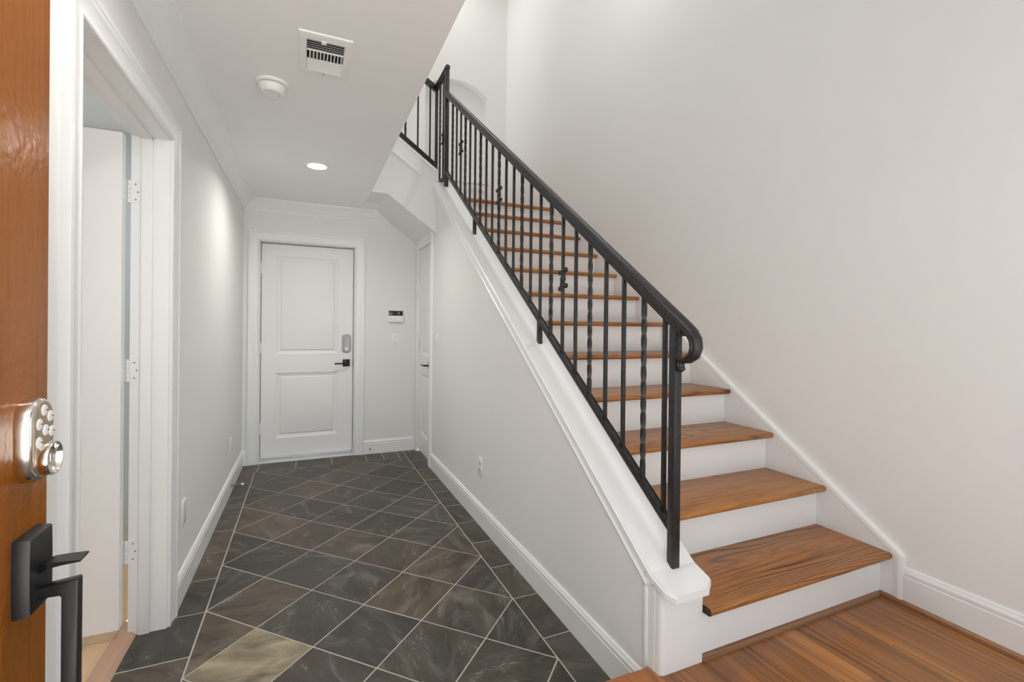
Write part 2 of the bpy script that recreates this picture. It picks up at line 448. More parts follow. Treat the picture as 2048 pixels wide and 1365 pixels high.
# front face as strips round the opening
mb.prism([(-3.2, 2.2), (NX0, 2.2), (NX0, HI), (-3.2, HI)], 'Y', YL, YL + 0.25)
mb.prism([(NX1, 2.2), (XR, 2.2), (XR, HI), (NX1, HI)], 'Y', YL, YL + 0.25)
mb.prism([(NX0, 2.2), (NX1, 2.2), (NX1, NZ0), (NX0, NZ0)], 'Y', YL, YL + 0.25)
for i in range(16):
    (xa, za), (xb, zb) = arch[i], arch[i + 1]
    mb.prism([(xa, za), (xb, zb), (xb, HI), (xa, HI)], 'Y', YL, YL + 0.25)
mb.prism([(NX0, NZ0)] + arch + [(NX1, NZ0)], 'Y', YL + 0.095, YL + 0.25)
structure(mb.build('wall_landing', WALL, smooth=25), 'white upper wall with a shallow arched niche above the stair landing', 'wall')
mb = MB()
mb.box(NX0 - 0.03, NX1 + 0.03, YL - 0.035, YL + 0.09, NZ0 - 0.012, NZ0 + 0.014, 0.006)
mb.box(NX0 - 0.005, NX1 + 0.005, YL - 0.012, YL, NZ0 - 0.085, NZ0 - 0.012, 0.003)
structure(mb.build('trim_niche_sill', TRIM), 'white ledge with apron under the arched niche', 'ledge')

# ceilings
mb = MB(); mb.box(XL - 0.128, 0.49, YF, 4.09, ZC, ZC + 0.32); mb.box(XL - 0.128, 0.484, 4.09, 4.46, ZC, ZC + 0.32); mb.box(XL - 0.128, 0.6195, 4.46, YB + 0.16, ZC, ZC + 0.28)
structure(mb.build('ceiling', CEIL, smooth=0), 'flat off-white ceiling over the hall', 'ceiling')
mb = MB(); mb.box(-3.2, XR + 0.12, YF, YL + 0.25, HI, HI + 0.1)
structure(mb.build('ceiling_stairwell', CEIL, smooth=0), 'high ceiling over the stairwell', 'ceiling')

# side room behind the left doorway
mb = MB()
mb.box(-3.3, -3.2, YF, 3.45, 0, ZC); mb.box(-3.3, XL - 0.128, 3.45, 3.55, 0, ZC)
structure(mb.build('wall_side_room', ROOMW, smooth=0), 'side room wall tinted with blue daylight shade, seen through the hinge gap', 'wall')
mb = MB(); mb.box(-3.3, XL - 0.128, YF, 3.55, ZC, ZC + 0.1)
structure(mb.build('ceiling_side_room', CEIL, smooth=0), 'ceiling of the side room behind the left doorway', 'ceiling')
mb = MB(); mb.box(-3.3, -0.690, YF, 3.55, -0.03, 0.012)
structure(mb.build('floor_side_room', PALE, smooth=0), 'pale unfinished wood floor beyond the left doorway', 'floor')
mb = MB(); mb.prism([(-0.700, 0.0), (-0.700, 0.016), (-0.690, 0.020), (-0.645, 0.016), (-0.630, 0.002), (-0.630, 0.0)], 'Y', D2Y0, D2Y1 + 0.08)
structure(mb.build('trim_threshold', PALE2), 'pinkish wooden threshold strip in the left doorway', 'threshold')


# ------------------------------------------------------------------ slate floor
def clip(poly, a, b, c):
    """keep a*x+b*y<=c"""
    out = []
    for i, p in enumerate(poly):
        q = poly[(i + 1) % len(poly)]; dp, dq = a * p[0] + b * p[1] - c, a * q[0] + b * q[1] - c
        if dp <= 0: out.append(p)
        if (dp < 0 < dq) or (dq < 0 < dp):
            t = dp / (dp - dq); out.append((p[0] + t * (q[0] - p[0]), p[1] + t * (q[1] - p[1])))
    return out


def area(poly):
    return abs(sum(p[0] * q[1] - q[0] * p[1] for p, q in zip(poly, poly[1:] + poly[:1]))) / 2


def inset(poly, d):
    sgn = sum(p[0] * q[1] - q[0] * p[1] for p, q in zip(poly, poly[1:] + poly[:1]))
    if sgn < 0: poly = poly[::-1]
    out = list(poly)
    for p, q in zip(poly, poly[1:] + poly[:1]):
        ex, ey = q[0] - p[0], q[1] - p[1]; L = sqrt(ex * ex + ey * ey)
        if L < 1e-4: continue
        nx, ny = ey / L, -ex / L
        out = clip(out, nx, ny, nx * p[0] + ny * p[1] - d)
        if len(out) < 3: return []
    return out


rng = random.Random(11)
FX0, FX1, FY1, DG = -0.400, 0.897, 4.572, 0.4325
TY0 = 2.008
tiles = []
for i in range(-1, 5):
    for j in range(-8, 9):
        for ox, oy in ((DG / 2, 0), (0, DG / 2)):
            cx, cy = FX0 + i * DG + ox, TY0 + j * DG + oy
            h = DG / 2
            poly = [(cx - h, cy), (cx, cy - h), (cx + h, cy), (cx, cy + h)]
            poly = clip(poly, -1, 0, -FX0); poly = clip(poly, 1, 0, FX1); poly = clip(poly, 0, 1, FY1); poly = clip(poly, 0, -1, -YF)
            if len(poly) >= 3 and area(poly) > 0.002:
                key = 'tan' if abs(cx + 0.184) < 0.03 and abs(cy - 2.008) < 0.03 else None
                tiles.append((poly, key))
XLB, XSB = XL - 0.02, XS + 0.005
y = 2.130 - 0.3045 * 9
while y < FY1:
    x0 = XLB if y > 2.40 else -0.632
    y1 = min(y + 0.3045, YB + 0.1)
    if y + 0.3045 > FY1 - 0.05: y1 = FY1
    if y > YF - 0.3: tiles.append(([(x0, max(y, YF)), (FX0, max(y, YF)), (FX0, y1), (x0, y1)], None))
    if y1 >= FY1: break
    y += 0.3045
y = 1.715 - 0.3045 * 8
while y < YB + 0.1:
    if y > YF - 0.3: tiles.append(([(FX1, max(y, YF)), (XSB + 0.1, max(y, YF)), (XSB + 0.1, y + 0.3025), (FX1, y + 0.3025)], None))
    y += 0.3025
xs = [XLB, -0.385, -0.080, 0.225, 0.530, 0.690, 0.835, FX1]
for a, b in zip(xs[:-1], xs[1:]): tiles.append(([(a, FY1), (b, FY1), (b, YB + 0.08), (a, YB + 0.08)], None))
mb = MB(); cols = []
PAL = [(66, 60, 55), (74, 68, 62), (60, 57, 54), (80, 73, 64), (70, 66, 60), (62, 62, 60), (84, 76, 64), (57, 54, 52), (72, 70, 66), (66, 64, 58)]
for poly, key in tiles:
    pts = inset(poly, 0.0032)
    if len(pts) < 3: continue
    c0 = rng.choice(PAL); k = rng.uniform(0.88, 1.1)
    cc = tuple(v * w * k for v, w in zip(srgb(*c0), (0.98, 0.90, 0.80)))
    if key == 'tan': cc = srgb(139, 127, 103)
    dz = rng.uniform(-0.0004, 0.0004)
    vs = [mb.bm.verts.new((p[0], p[1], dz)) for p in pts]; lo = [mb.bm.verts.new((p[0], p[1], -0.006)) for p in pts]
    fs = [mb.bm.faces.new(vs)] + [mb.bm.faces.new((lo[i], lo[(i + 1) % len(pts)], vs[(i + 1) % len(pts)], vs[i])) for i in range(len(pts))]
    for f in fs: f.material_index = 0
    cols += [(cc[0], cc[1], cc[2], rng.random())] * sum(len(f.verts) for f in fs)
mb.bm.faces.ensure_lookup_table()
lay = mb.bm.loops.layers.float_color.new('tile')
it = iter(cols)
for f in mb.bm.faces:
    for l in f.loops: l[lay] = next(it)
g = [mb.bm.verts.new(p) for p in ((-0.64, YF, -0.0009), (XSB + 0.1, YF, -0.0009), (XSB + 0.1, YB + 0.12, -0.0009), (-0.64, YB + 0.12, -0.0009))]
gf = mb.bm.faces.new(g); gf.material_index = 1
structure(mb.build('floor', [SLATE, GROUT], smooth=0), 'dark slate tile floor laid as diamonds inside a border', 'floor')

# ------------------------------------------------------------------ oak platform at the foot of the stairs
mb = MB(); mb.box(0.885, XR - 0.001, YF, 1.155, 0.0, ZP - 0.019, mi=1); mb.box(0.955, XR - 0.001, YF, 1.165, ZP - 0.019, ZP)
structure(mb.build('floor_platform', [OAKF, TRIM], smooth=0), 'raised oak strip floor in front of the stairs', 'floor')
mb = MB()
pr = [(0.855, ZP - 0.008), (0.858, ZP - 0.003), (0.865, ZP)]
mb.prism([(0.865, ZP - 0.026), (0.857, ZP - 0.023), (0.8535, ZP - 0.013), (0.857, ZP - 0.003), (0.865, ZP), (0.957, ZP + 0.0004), (0.957, ZP - 0.026)], 'Y', YF, 1.213)
mb.box(0.95, 1.0305, 1.158, 1.213, ZP - 0.026, ZP + 0.0004, 0.003)
mb.box(0.95, 1.034, 1.06, 1.16, ZP - 0.01, ZP + 0.0003)
structure(mb.build('trim_platform_nosing', OAKN), 'oak nosing board round the corner of the raised wood floor', 'nosing')

# ------------------------------------------------------------------ stair wall, cap, trims
CZ0, CSL = 0.487, 0.712                                # top of the sloping cap at y = 1.2


def capz(y): return CZ0 + CSL * (y - 1.2)


YE = 4.15                                              # end of the stair wall, edge of the landing
mb = MB()
mb.prism([(1.189, 0), (1.189, 0.44), (1.20, capz(1.2) - 0.03), (YE, capz(YE) - 0.03), (YE, 0)], 'X', XS, XS2)
post = [(XS2, 1.16), (XS2, 1.19), (XS - 0.004, 1.19), (XS - 0.004, 1.176)] + [(XS - 0.004 + 0.016 * (1 - cos(t * pi / 12)), 1.176 - 0.016 * sin(t * pi / 12)) for t in range(1, 7)]
mb.box(XS, XS2, YE, D4Y0, 0, 2.454); mb.box(XS, XS2, D4Y1, YB + 0.16, 0, 2.454); mb.box(XS, XS2, D4Y0, D4Y1, D4H, 2.454)
structure(mb.build('wall_stair', WALL, smooth=25), 'white half wall under the stairs sloping up with the railing', 'wall')

mb = MB(); mb.prism(post, 'Z', 0.0, 0.462)
structure(mb.build('trim_end_post', TRIM, smooth=25), 'white enamelled end post under the lower end of the cap', 'post')

# cap with chamfered lower end
CX0, CX1, CT = 1.020, 1.214, 0.024
mb = MB()
sec = []
ys = [1.102, 1.128, 1.135, 1.200, 4.12]


def cap_x(y):
    if y <= 1.103: return 1.040, 1.172
    if y < 1.13: return 1.022, 1.208
    return CX0, CX1


def cap_t(y): return capz(y) if y >= 1.2 else CZ0 - 0.30 * (1.2 - y)


rs = []
for y in ys:
    a, b = cap_x(y); z = cap_t(y); e = 0.007
    rs.append([Vector((a, y, z - CT)), Vector((a, y, z - 0.009)), Vector((a + 0.004, y, z - 0.007)), Vector((a + e, y, z)), Vector((b - e, y, z)), Vector((b - 0.004, y, z - 0.007)), Vector((b, y, z - 0.009)), Vector((b, y, z - CT))])
mb.rings(rs)
structure(mb.build('trim_stair_cap', TRIM, smooth=0), 'glossy white sloping cap board along the top of the stair wall', 'cap')
# apron board and its moulding below the cap, end boards
mb = MB()
mb.prism([(1.236, capz(1.236) - 0.068), (1.236, capz(1.236) - 0.018), (YE, capz(YE) - 0.018), (YE, capz(YE) - 0.068)], 'X', XS - 0.006, XS + 0.002)
MOLD = [(0, 0), (0.004, 0.0), (0.010, 0.004), (0.014, 0.012), (0.020, 0.014), (0.026, 0.010), (0.026, 0.0)]
A, B_ = (XS, 1.236, capz(1.236) - 0.092), (XS, YE - 0.002, capz(YE - 0.002) - 0.092)
mb.sweep([(a, b) for a, b in MOLD], [B_, A], (-1, 0, 0))
mb.sweep([(-0.018, 0), (-0.018, 0.012), (-0.006, 0.014), (0, 0.010), (0, 0)], [(XS, 1.236, capz(1.236) - 0.045), (XS, YE - 0.01, capz(YE - 0.01) - 0.045)], (-1, 0, 0))
mb.box(XS - 0.006, XS + 0.002, 1.19, 1.236, 0.02, capz(1.21) - 0.05)
mb.box(XS - 0.012, XS + 0.002, 1.222, 1.236, 0.02, capz(1.236) - 0.085, 0.003)
structure(mb.build('trim_stair_apron', TRIM, smooth=25), 'white moulded apron board under the sloping cap', 'trim')

# upper flight: front curb, soffit
SOF = [(0.30, ZC + 0.02), (0.49, ZC), (0.62, ZC), (XS, 2.108)]
mb = MB()
mb.prism([(0.62, ZC), (XS + 0.02, 2.094), (XS + 0.02, 2.640), (0.62, 2.922)], 'Y', 4.09, 4.46)
mb.prism([(0.485, ZC), (0.62, ZC), (0.62, 2.922), (0.485, 3.013)], 'Y', 4.09, 4.46)
mb.prism([(0.20, ZC + 0.32), (0.485, ZC + 0.32), (0.485, 3.013), (0.20, 3.205)], 'Y', 4.09, 4.46)
mb.prism([(0.62, ZC), (XS + 0.02, 2.094), (XS + 0.02, 2.40), (0.62, 2.68)], 'Y', 4.46, YB + 0.01)
structure(mb.build('wall_upper_flight', WALL, smooth=0), 'white underside and side of the upper stair flight over the hall', 'wall')
mb = MB()
mb.prism([(1.045, 2.636), (1.045, 2.660), (0.20, 3.243), (0.20, 3.219)], 'Y', 4.068, 4.475, 0.003)
structure(mb.build('trim_upper_cap', TRIM, smooth=20), 'white cap board sloping up along the upper flight', 'cap')
mb = MB()
mb.prism([(0.905, 2.60), (0.905, 2.735), (0.20, 3.215), (0.20, 3.085)], 'Y', 4.078, 4.091)
mb.sweep([(-0.010, 0), (-0.010, 0.014), (0.004, 0.019), (0.014, 0.014), (0.014, 0)], [(0.905, 4.09, 2.603), (0.20, 4.09, 3.088)], (0, -1, 0))
structure(mb.build('trim_upper_apron', TRIM, smooth=25), 'white moulded apron board on the side of the upper flight', 'trim')

# landing floor and its support
mb = MB(); mb.box(XS2 - 0.16, XR - 0.001, 4.155, YL, 2.33, 2.4535)
structure(mb.build('floor_landing', OAKF, smooth=0), 'oak floor of the stair landing', 'floor')

# right skirt board, cap moulding, end moulding
def skz(y): return 0.371 + 0.7065 * (y - 1.090)


mb = MB()
mb.prism([(1.090, ZP - 0.01), (1.090, skz(1.09) - 0.012), (4.10, skz(4.10) - 0.012), (YL, skz(4.10) - 0.012), (YL, 2.44), (4.3, 2.2), (1.35, ZP - 0.01)], 'X', SK, XR + 0.001)
SKM = [(0, 0), (0, 0.013), (-0.004, 0.020), (-0.012, 0.0225), (-0.020, 0.0225), (-0.023, 0.0195), (-0.028, 0.0205), (-0.032, 0.0185), (-0.034, 0.0)]
mb.sweep(SKM, [(XR, 1.0885, ZP + 0.018), (XR, 1.0885, skz(1.0885)), (XR, 4.10, skz(4.10)), (XR, YL, skz(4.10))][::-1], (-1, 0, 0))
structure(mb.build('trim_skirt_right', TRIM, smooth=28), 'white stepped skirt board along the tall wall beside the treads', 'skirting')

# ------------------------------------------------------------------ baseboards, shoe, crown, casings
BASE = [(0, 0), (0.015, 0), (0.015, 0.100), (0.0125, 0.104), (0.0125, 0.107), (0.0145, 0.109), (0.0145, 0.118), (0.010, 0.124), (0.008, 0.131), (0.005, 0.134), (0, 0.134)]
BASE2 = [(a, b * 1.12) for a, b in BASE]


def base(name, path, prof, label):
    """path in plan, wall on the right-hand side going along; profile a to the left"""
    mb = MB(); mb.sweep(prof, path, (0, 0, 1))
    return structure(mb.build(name, TRIM, smooth=25), label, 'baseboard')


base('baseboard_left', [(XL + 0.04, YB, 0), (XL, YB, 0), (XL, D2Y1 + 0.092, 0)], BASE, 'white baseboard along the left wall past the doorway')
base('baseboard_back', [(XS, YB, 0), (D3X1 + 0.092, YB, 0)], BASE, 'short white baseboard right of the panel door')
base('baseboard_stair', [(XS, 1.20, 0), (XS, D4Y0 - 0.088, 0)], BASE, 'white baseboard along the foot of the stair wall')
base('baseboard_right', [(XR, YF, ZP), (XR, 1.088, ZP)], BASE2, 'white baseboard of the tall wall in front of the stairs')

QR = [(0, 0), (0.017, 0)] + [(0.017 * cos(t * pi / 12), 0.019 * sin(t * pi / 12)) for t in range(1, 6)] + [(0, 0.019)]
mb = MB(); mb.sweep(QR, [(XS2 + 0.004, 1.1735, ZP), (SK - 0.0165, 1.1735, ZP)][::-1], (0, 0, 1))
structure(mb.build('trim_shoe_riser', SHOE), 'brown quarter round strip at the foot of the first riser', 'shoe moulding')
mb = MB(); mb.sweep(QR, [(XR - 0.0165, YF, ZP), (XR - 0.0165, 1.1735, ZP)], (0, 0, 1))
structure(mb.build('trim_shoe_right', SHOEY), 'light oak quarter round strip along the right baseboard', 'shoe moulding')

CROWN = [(0, 0), (0, -0.098), (0.010, -0.098), (0.012, -0.090), (0.016, -0.086), (0.016, -0.080), (0.022, -0.076), (0.036, -0.058), (0.050, -0.040), (0.068, -0.022),
         (0.076, -0.018), (0.078, -0.012), (0.084, -0.010), (0.094, -0.008), (0.096, 0)]
mb = MB(); mb.sweep(CROWN, [(XL, YB, ZC), (XL, YF, ZC)], (0, 0, 1))
structure(mb.build('trim_crown_left', TRIM, smooth=28), 'white crown moulding along the left wall under the ceiling', 'crown moulding')
mb = MB(); mb.sweep(CROWN, [(0.775, YB, ZC), (XL, YB, ZC)], (0, 0, 1))
structure(mb.build('trim_crown_back', TRIM, smooth=28), 'white crown moulding above the panel door', 'crown moulding')

CAS = [(0, 0), (0, 0.010), (0.004, 0.013), (0.012, 0.013), (0.016, 0.011), (0.050, 0.014), (0.058, 0.018), (0.066, 0.018), (0.070, 0.021), (0.084, 0.021), (0.086, 0.017), (0.086, 0)]


def casing(name, pts, nrm, label, rev=0.006, flip=False):
    mb = MB(); mb.sweep(CAS, pts, nrm)
    return structure(mb.build(name, TRIM, smooth=28), label, 'door casing')


# left doorway: casing faces +X
casing('trim_casing_left', [(XL, D2Y0 - 0.004, 0), (XL, D2Y0 - 0.004, D2H + 0.002), (XL, D2Y1 + 0.006, D2H + 0.002), (XL, D2Y1 + 0.006, 0)], (1, 0, 0), 'white moulded casing round the open left doorway')
casing('trim_casing_back', [(D3X0 - 0.004, YB, 0), (D3X0 - 0.004, YB, D3H), (D3X1 + 0.004, YB, D3H), (D3X1 + 0.004, YB, 0)], (0, -1, 0), 'white moulded casing round the closed panel door')
CAS_full = CAS
mb = MB(); mb.sweep(CAS_full, [(XS, D4Y0 - 0.002, 0), (XS, D4Y0 - 0.002, D4H + 0.002), (XS, D4Y1, D4H + 0.002)][::-1], (-1, 0, 0))
mb.box(XS - 0.016, XS + 0.001, D4Y1 + 0.002, YB - 0.001, 0, D4H + 0.085, 0.004)
structure(mb.build('trim_casing_closet', TRIM, smooth=28), 'white casing round the narrow closet door under the stairs', 'door casing')


# ------------------------------------------------------------------ doors
def panel_face(mb, w, h, panels, t, mi=0, depth=0.009, mw=0.042):
    """door leaf in local x 0..w, z 0..h; y from 0 (front, faces -y) to t; panels (x0, x1, z0, z1) recessed with a raised field on both faces"""
    bm = mb.bm
    xs_ = sorted({0, w} | {p[0] for p in panels} | {p[1] for p in panels}); zs_ = sorted({0, h} | {p[2] for p in panels} | {p[3] for p in panels})

    def inpanel(x0, x1, z0, z1):
        return any(x0 >= p[0] - 1e-6 and x1 <= p[1] + 1e-6 and z0 >= p[2] - 1e-6 and z1 <= p[3] + 1e-6 for p in panels)
    for side, y0, sg in ((0, 0.0, 1), (1, t, -1)):
        for i in range(len(xs_) - 1):
            for j in range(len(zs_) - 1):
                a, b, c, d = xs_[i], xs_[i + 1], zs_[j], zs_[j + 1]
                if not inpanel(a, b, c, d):
                    mb._faces_from([(a, y0, c), (b, y0, c), (b, y0, d), (a, y0, d)], [(0, 1, 2, 3)], mi)
        for (a, b, c, d) in panels:
            prof = [(0, 0), (0.004, 0.0035), (0.020, 0.0095), (0.029, 0.0125), (0.034, 0.0125), (0.037, 0.0115), (0.046, 0.0035), (0.049, 0.003)]
            rings_ = []
            for k, (ins, dep) in enumerate(prof):
                yy = y0 + sg * dep
                rings_.append([Vector((a + ins, yy, c + ins)), Vector((b - ins, yy, c + ins)), Vector((b - ins, yy, d - ins)), Vector((a + ins, yy, d - ins))])
            mb.rings(rings_, cap=False, mi=mi)
            mb._faces_from(rings_[-1], [(0, 1, 2, 3)], mi)
    mb._faces_from([(0, 0, 0), (0, t, 0), (0, t, h), (0, 0, h)], [(0, 1, 2, 3)], mi)
    mb._faces_from([(w, 0, 0), (w, t, 0), (w, t, h), (w, 0, h)], [(0, 1, 2, 3)], mi)
    mb._faces_from([(0, 0, h), (w, 0, h), (w, t, h), (0, t, h)], [(0, 1, 2, 3)], mi)
    mb._faces_from([(0, 0, 0), (w, 0, 0), (w, t, 0), (0, t, 0)], [(0, 1, 2, 3)], mi)


def xform(mb, M_):
    bmesh.ops.transform(mb.bm, matrix=M_, verts=mb.bm.verts)


# --- back panel door (door_1)
d3 = thing('door_1', (0, 4.928, 0), 'white two-panel door at the far end of the hall with black lever', 'door', kind='structure')
mb = MB()
for x0, x1 in ((D3X0 - 0.001, D3X0 + 0.004), (D3X1 - 0.004, D3X1 + 0.001)): mb.box(x0, x1, YB - 0.0, YB + 0.16, 0, D3H)
mb.box(D3X0, D3X1, YB, YB + 0.16, D3H - 0.004, D3H + 0.001)
mb.build('door_frame', TRIM, d3, smooth=0)
mb = MB(); DX0, DX1, DZ0, DZ1 = -0.3895, 0.4215, 0.030, 2.030
panel_face(mb, DX1 - DX0, DZ1 - DZ0, [(0.125, 0.675, 0.962, 1.890), (0.125, 0.675, 0.170, 0.785)], 0.044)
xform(mb, Matrix.Translation((DX0, 4.928, DZ0)))
mb.build('panel', DOORW, d3, smooth=20)
mb = MB(); mb.box(D3X0, DX0 - 0.0035 + 0.008, 4.973, 4.980, 0, D3H); mb.box(DX1 - 0.006, D3X1, 4.973, 4.980, 0, D3H); mb.box(D3X0, D3X1, 4.973, 4.980, DZ1 - 0.01, D3H)
mb.box(D3X0 + 0.0042, DX0 - 0.0003, 4.934, 4.975, 0.03, D3H - 0.005); mb.box(DX1 + 0.0003, D3X1 - 0.0042, 4.934, 4.975, 0.03, D3H - 0.005); mb.box(DX0, DX1, 4.934, 4.975, DZ1 + 0.0003, D3H - 0.0045)
mb.build('gap_shade', GAPSHADE, d3, smooth=0)  # dark boxes filling the gap, its black shade put into the colour
mb = MB(); mb.box(D3X0, D3X1, YB + 0.012, YB + 0.16, 0, 0.014, 0.002); mb.box(D3X0, D3X1, 4.895, 4.99, 0.014, 0.024, 0.003)
mb.build('sill_plate', ALU, d3)
mb = MB(); mb.box(D3X0, D3X1, YB - 0.004, YB + 0.013, -0.002, 0.016, 0.003)
mb.build('sill_board', TRIM, d3)


def hinge_knuckle(parent, x, y, z0, z1, r=0.007):
    mb = MB()
    n = 5
    for i in range(n):
        a = z0 + (z1 - z0) * i / n + 0.0006; b = z0 + (z1 - z0) * (i + 1) / n - 0.0006
        mb.lathe([(0, a), (r, a), (r, b), (0, b)], (x, y, 0), seg=12)
    mb.box(x - 0.003, x + 0.012, y - 0.001, y + 0.003, z0, z1)
    return mb.build('hinge', TRIM, parent)


for z in (1.80, 1.053, 0.30): hinge_knuckle(d3, DX0 - 0.006, 4.921, z - 0.05, z + 0.05)
# grey deadbolt
mb = MB()
def stadium(hw, hh, ch, n=6):
    """upright plate outline, half width hw, half height hh, rounded-octagon ends of depth ch"""
    out = []
    for k in range(n + 1): t = -pi / 2 + pi / 2 * k / n; out.append((hw * (0.45 + 0.55 * cos(t)), -hh + ch * (1 + sin(t))))
    for k in range(n + 1): t = pi / 2 * k / n; out.append((hw * (0.45 + 0.55 * cos(t)), hh - ch * (1 - sin(t))))
    out2 = [(-a, b) for a, b in reversed(out)]
    return out + out2


def plate_rings(mb, outline, steps, org, mi=0):
    """outline in local (x,z); steps = (scale_inset, out) with out along -y"""
    rs = []
    mx = max(abs(p[0]) for p in outline); mz = max(abs(p[1]) for p in outline)
    for ins, out in steps:
        rs.append([Vector((org[0] + p[0] * (1 - ins / mx), org[1] - out, org[2] + p[1] * (1 - ins / mz))) for p in outline])
    mb.rings(rs, mi=mi)


plate_rings(mb, stadium(0.041, 0.089, 0.035), [(0, 0), (0, 0.010), (0.003, 0.014), (0.008, 0.016), (0.012, 0.015)], (0.361, 4.928, 1.092))
db = mb.build('deadbolt', GREYM, d3)
mb = MB(); mb.lathe([(0.018, 4.913), (0.018, 4.905), (0.015, 4.903), (0.0, 4.903)], (0.362, 0, 1.040), 'Y', 20); mb.build('lock_cylinder', ALU, db)
# lever
mb = MB(); mb.box(0.327, 0.394, 4.916, 4.928, 0.866, 0.934, 0.002); lv = mb.build('lever_handle', BLACKH, d3)
mb = MB(); mb.box(0.352, 0.368, 4.868, 4.917, 0.889, 0.905, 0.003); mb.box(0.250, 0.368, 4.864, 4.876, 0.889, 0.903, 0.003); mb.build('lever', BLACKH, lv)
mb = MB(); mb.box(0.4225, 0.4265, 4.912, 4.934, 0.868, 0.932, 0.001); mb.box(0.424, 0.434, 4.909, 4.922, 0.876, 0.924, 0.002); mb.build('strike_plate', BLACKH, d3)

# --- closet door (door_2): faces -X
d4 = thing('door_2', (XS, 4.49, 0), 'narrow white closet door in the wall under the stairs', 'door', kind='structure')
mb = MB(); cw, chh = D4Y1 - D4Y0 - 0.010, D4H - 0.030
panel_face(mb, cw, chh, [(0.075, cw - 0.08, 0.962, 1.895), (0.075, cw - 0.08, 0.170, 0.780)], 0.035)
xform(mb, Matrix.Translation((XS + 0.014, D4Y1 - 0.005, 0.024)) @ Matrix.Rotation(-pi / 2, 4, 'Z'))
mb.build('panel', DOORW, d4, smooth=20)
mb = MB(); mb.box(XS + 0.001, XS2, D4Y0 - 0.0005, D4Y0 + 0.003, 0, D4H); mb.box(XS + 0.001, XS2, D4Y1 - 0.003, D4Y1 + 0.0005, 0, D4H); mb.box(XS + 0.001, XS2, D4Y0, D4Y1, D4H - 0.003, D4H + 0.0005)
mb.build('door_frame', TRIM, d4, smooth=0)
for z in (1.80, 1.08, 0.35): hinge_knuckle(d4, XS + 0.006, D4Y1 - 0.002, z - 0.05, z + 0.05)
mb = MB(); mb.box(XS + 0.003, XS + 0.014, 4.255, 4.325, 0.873, 0.943, 0.002); lv = mb.build('lever_handle', BLACKH, d4)
mb = MB(); mb.box(XS - 0.048, XS + 0.004, 4.282, 4.298, 0.898, 0.914, 0.003); mb.box(XS - 0.052, XS - 0.040, 4.282, 4.40, 0.900, 0.913, 0.003); mb.build('lever', BLACKH, lv)

# --- open white door of the side room (door_3), hinged at the far jamb
d2 = thing('door_3', (-0.668, 2.335, 0), 'white door standing open into the side room on the left', 'door', kind='structure')
mb = MB(); lw = 0.80
panel_face(mb, lw, 1.968, [(0.120, lw - 0.12, 0.93, 1.83), (0.120, lw - 0.12, 0.16, 0.76)], 0.040)
xform(mb, Matrix.Translation((-0.672 - lw, 2.313, 0.060)))
mb.build('panel', DOORW, d2, smooth=20)
mb = MB()
# jamb lining with stop
for yy, s in ((D2Y1, 1), (D2Y0, -1)):
    a, b = (yy - 0.002, yy + 0.001) if s > 0 else (yy - 0.001, yy + 0.002)
    mb.box(XL - 0.130, XL + 0.0005, a, b, 0.0, D2H)
    a, b = (yy - 0.013, yy) if s > 0 else (yy, yy + 0.013)
    mb.box(-0.622, -0.584, a, b, 0.0, D2H, 0.002)
mb.box(XL - 0.130, XL + 0.0005, D2Y0, D2Y1, D2H - 0.002, D2H + 0.001); mb.box(-0.622, -0.584, D2Y0, D2Y1, D2H - 0.013, D2H, 0.002)
mb.build('door_frame', TRIM, d2, smooth=25)


def butt_hinge(parent, zc):
    hz = 0.045
    mb = MB()
    # leaf on the jamb (plane y = D2Y1, towards -x end), rounded right corners
    r = 0.012; x0, x1 = -0.660, -0.626
    out = [(x0, zc - hz)] + [(x1 - r + r * sin(t * pi / 8), zc - hz + r - r * cos(t * pi / 8)) for t in range(0, 5)] + [(x1 - r + r * cos(t * pi / 8), zc + hz - r + r * sin(t * pi / 8)) for t in range(0, 5)] + [(x0, zc + hz)]
    mb.prism(out, 'Y', D2Y1 - 0.0048, D2Y1 - 0.0015)
    # leaf on the door edge
    mb.box(-0.6722, -0.6695, 2.318, D2Y1 - 0.002, zc - hz, zc + hz)
    h = mb.build('hinge', TRIM, parent, smooth=25)
    mb = MB(); n = 5
    for i in range(n):
        a = zc - hz + 2 * hz * i / n + 0.0007; b = zc - hz + 2 * hz * (i + 1) / n - 0.0007
        mb.lathe([(0, a), (0.0062, a), (0.0062, b), (0, b)], (-0.6625, D2Y1 - 0.0075, 0), seg=14)
    mb.build('hinge_knuckle', TRIM, h)
    for dx, dz in ((-0.642, 0.031), (-0.634, 0.0), (-0.642, -0.031)):
        mb = MB(); mb.lathe([(0, D2Y1 - 0.0050), (0.0035, D2Y1 - 0.0052), (0.0028, D2Y1 - 0.0058), (0, D2Y1 - 0.0054)], (dx, 0, zc + dz), 'Y', 10)
        mb.build('hinge_screw', SCREW, h)


for z in (1.809, 1.083, 0.345): butt_hinge(d2, z)

# --- open varnished entry door (door_4): exterior face towards +X, latch edge at y = 1.04
EX, EY = -0.400, 1.040
d1 = thing('door_4', (EX, 0.6, 0), 'varnished brown wooden entry door standing open at the left edge', 'door', kind='structure')
mb = MB(); mb.box(EX - 0.045, EX, EY - 0.914, EY, 0.012, 2.13, 0.003)
mb.build('slab', ENTRY, d1)


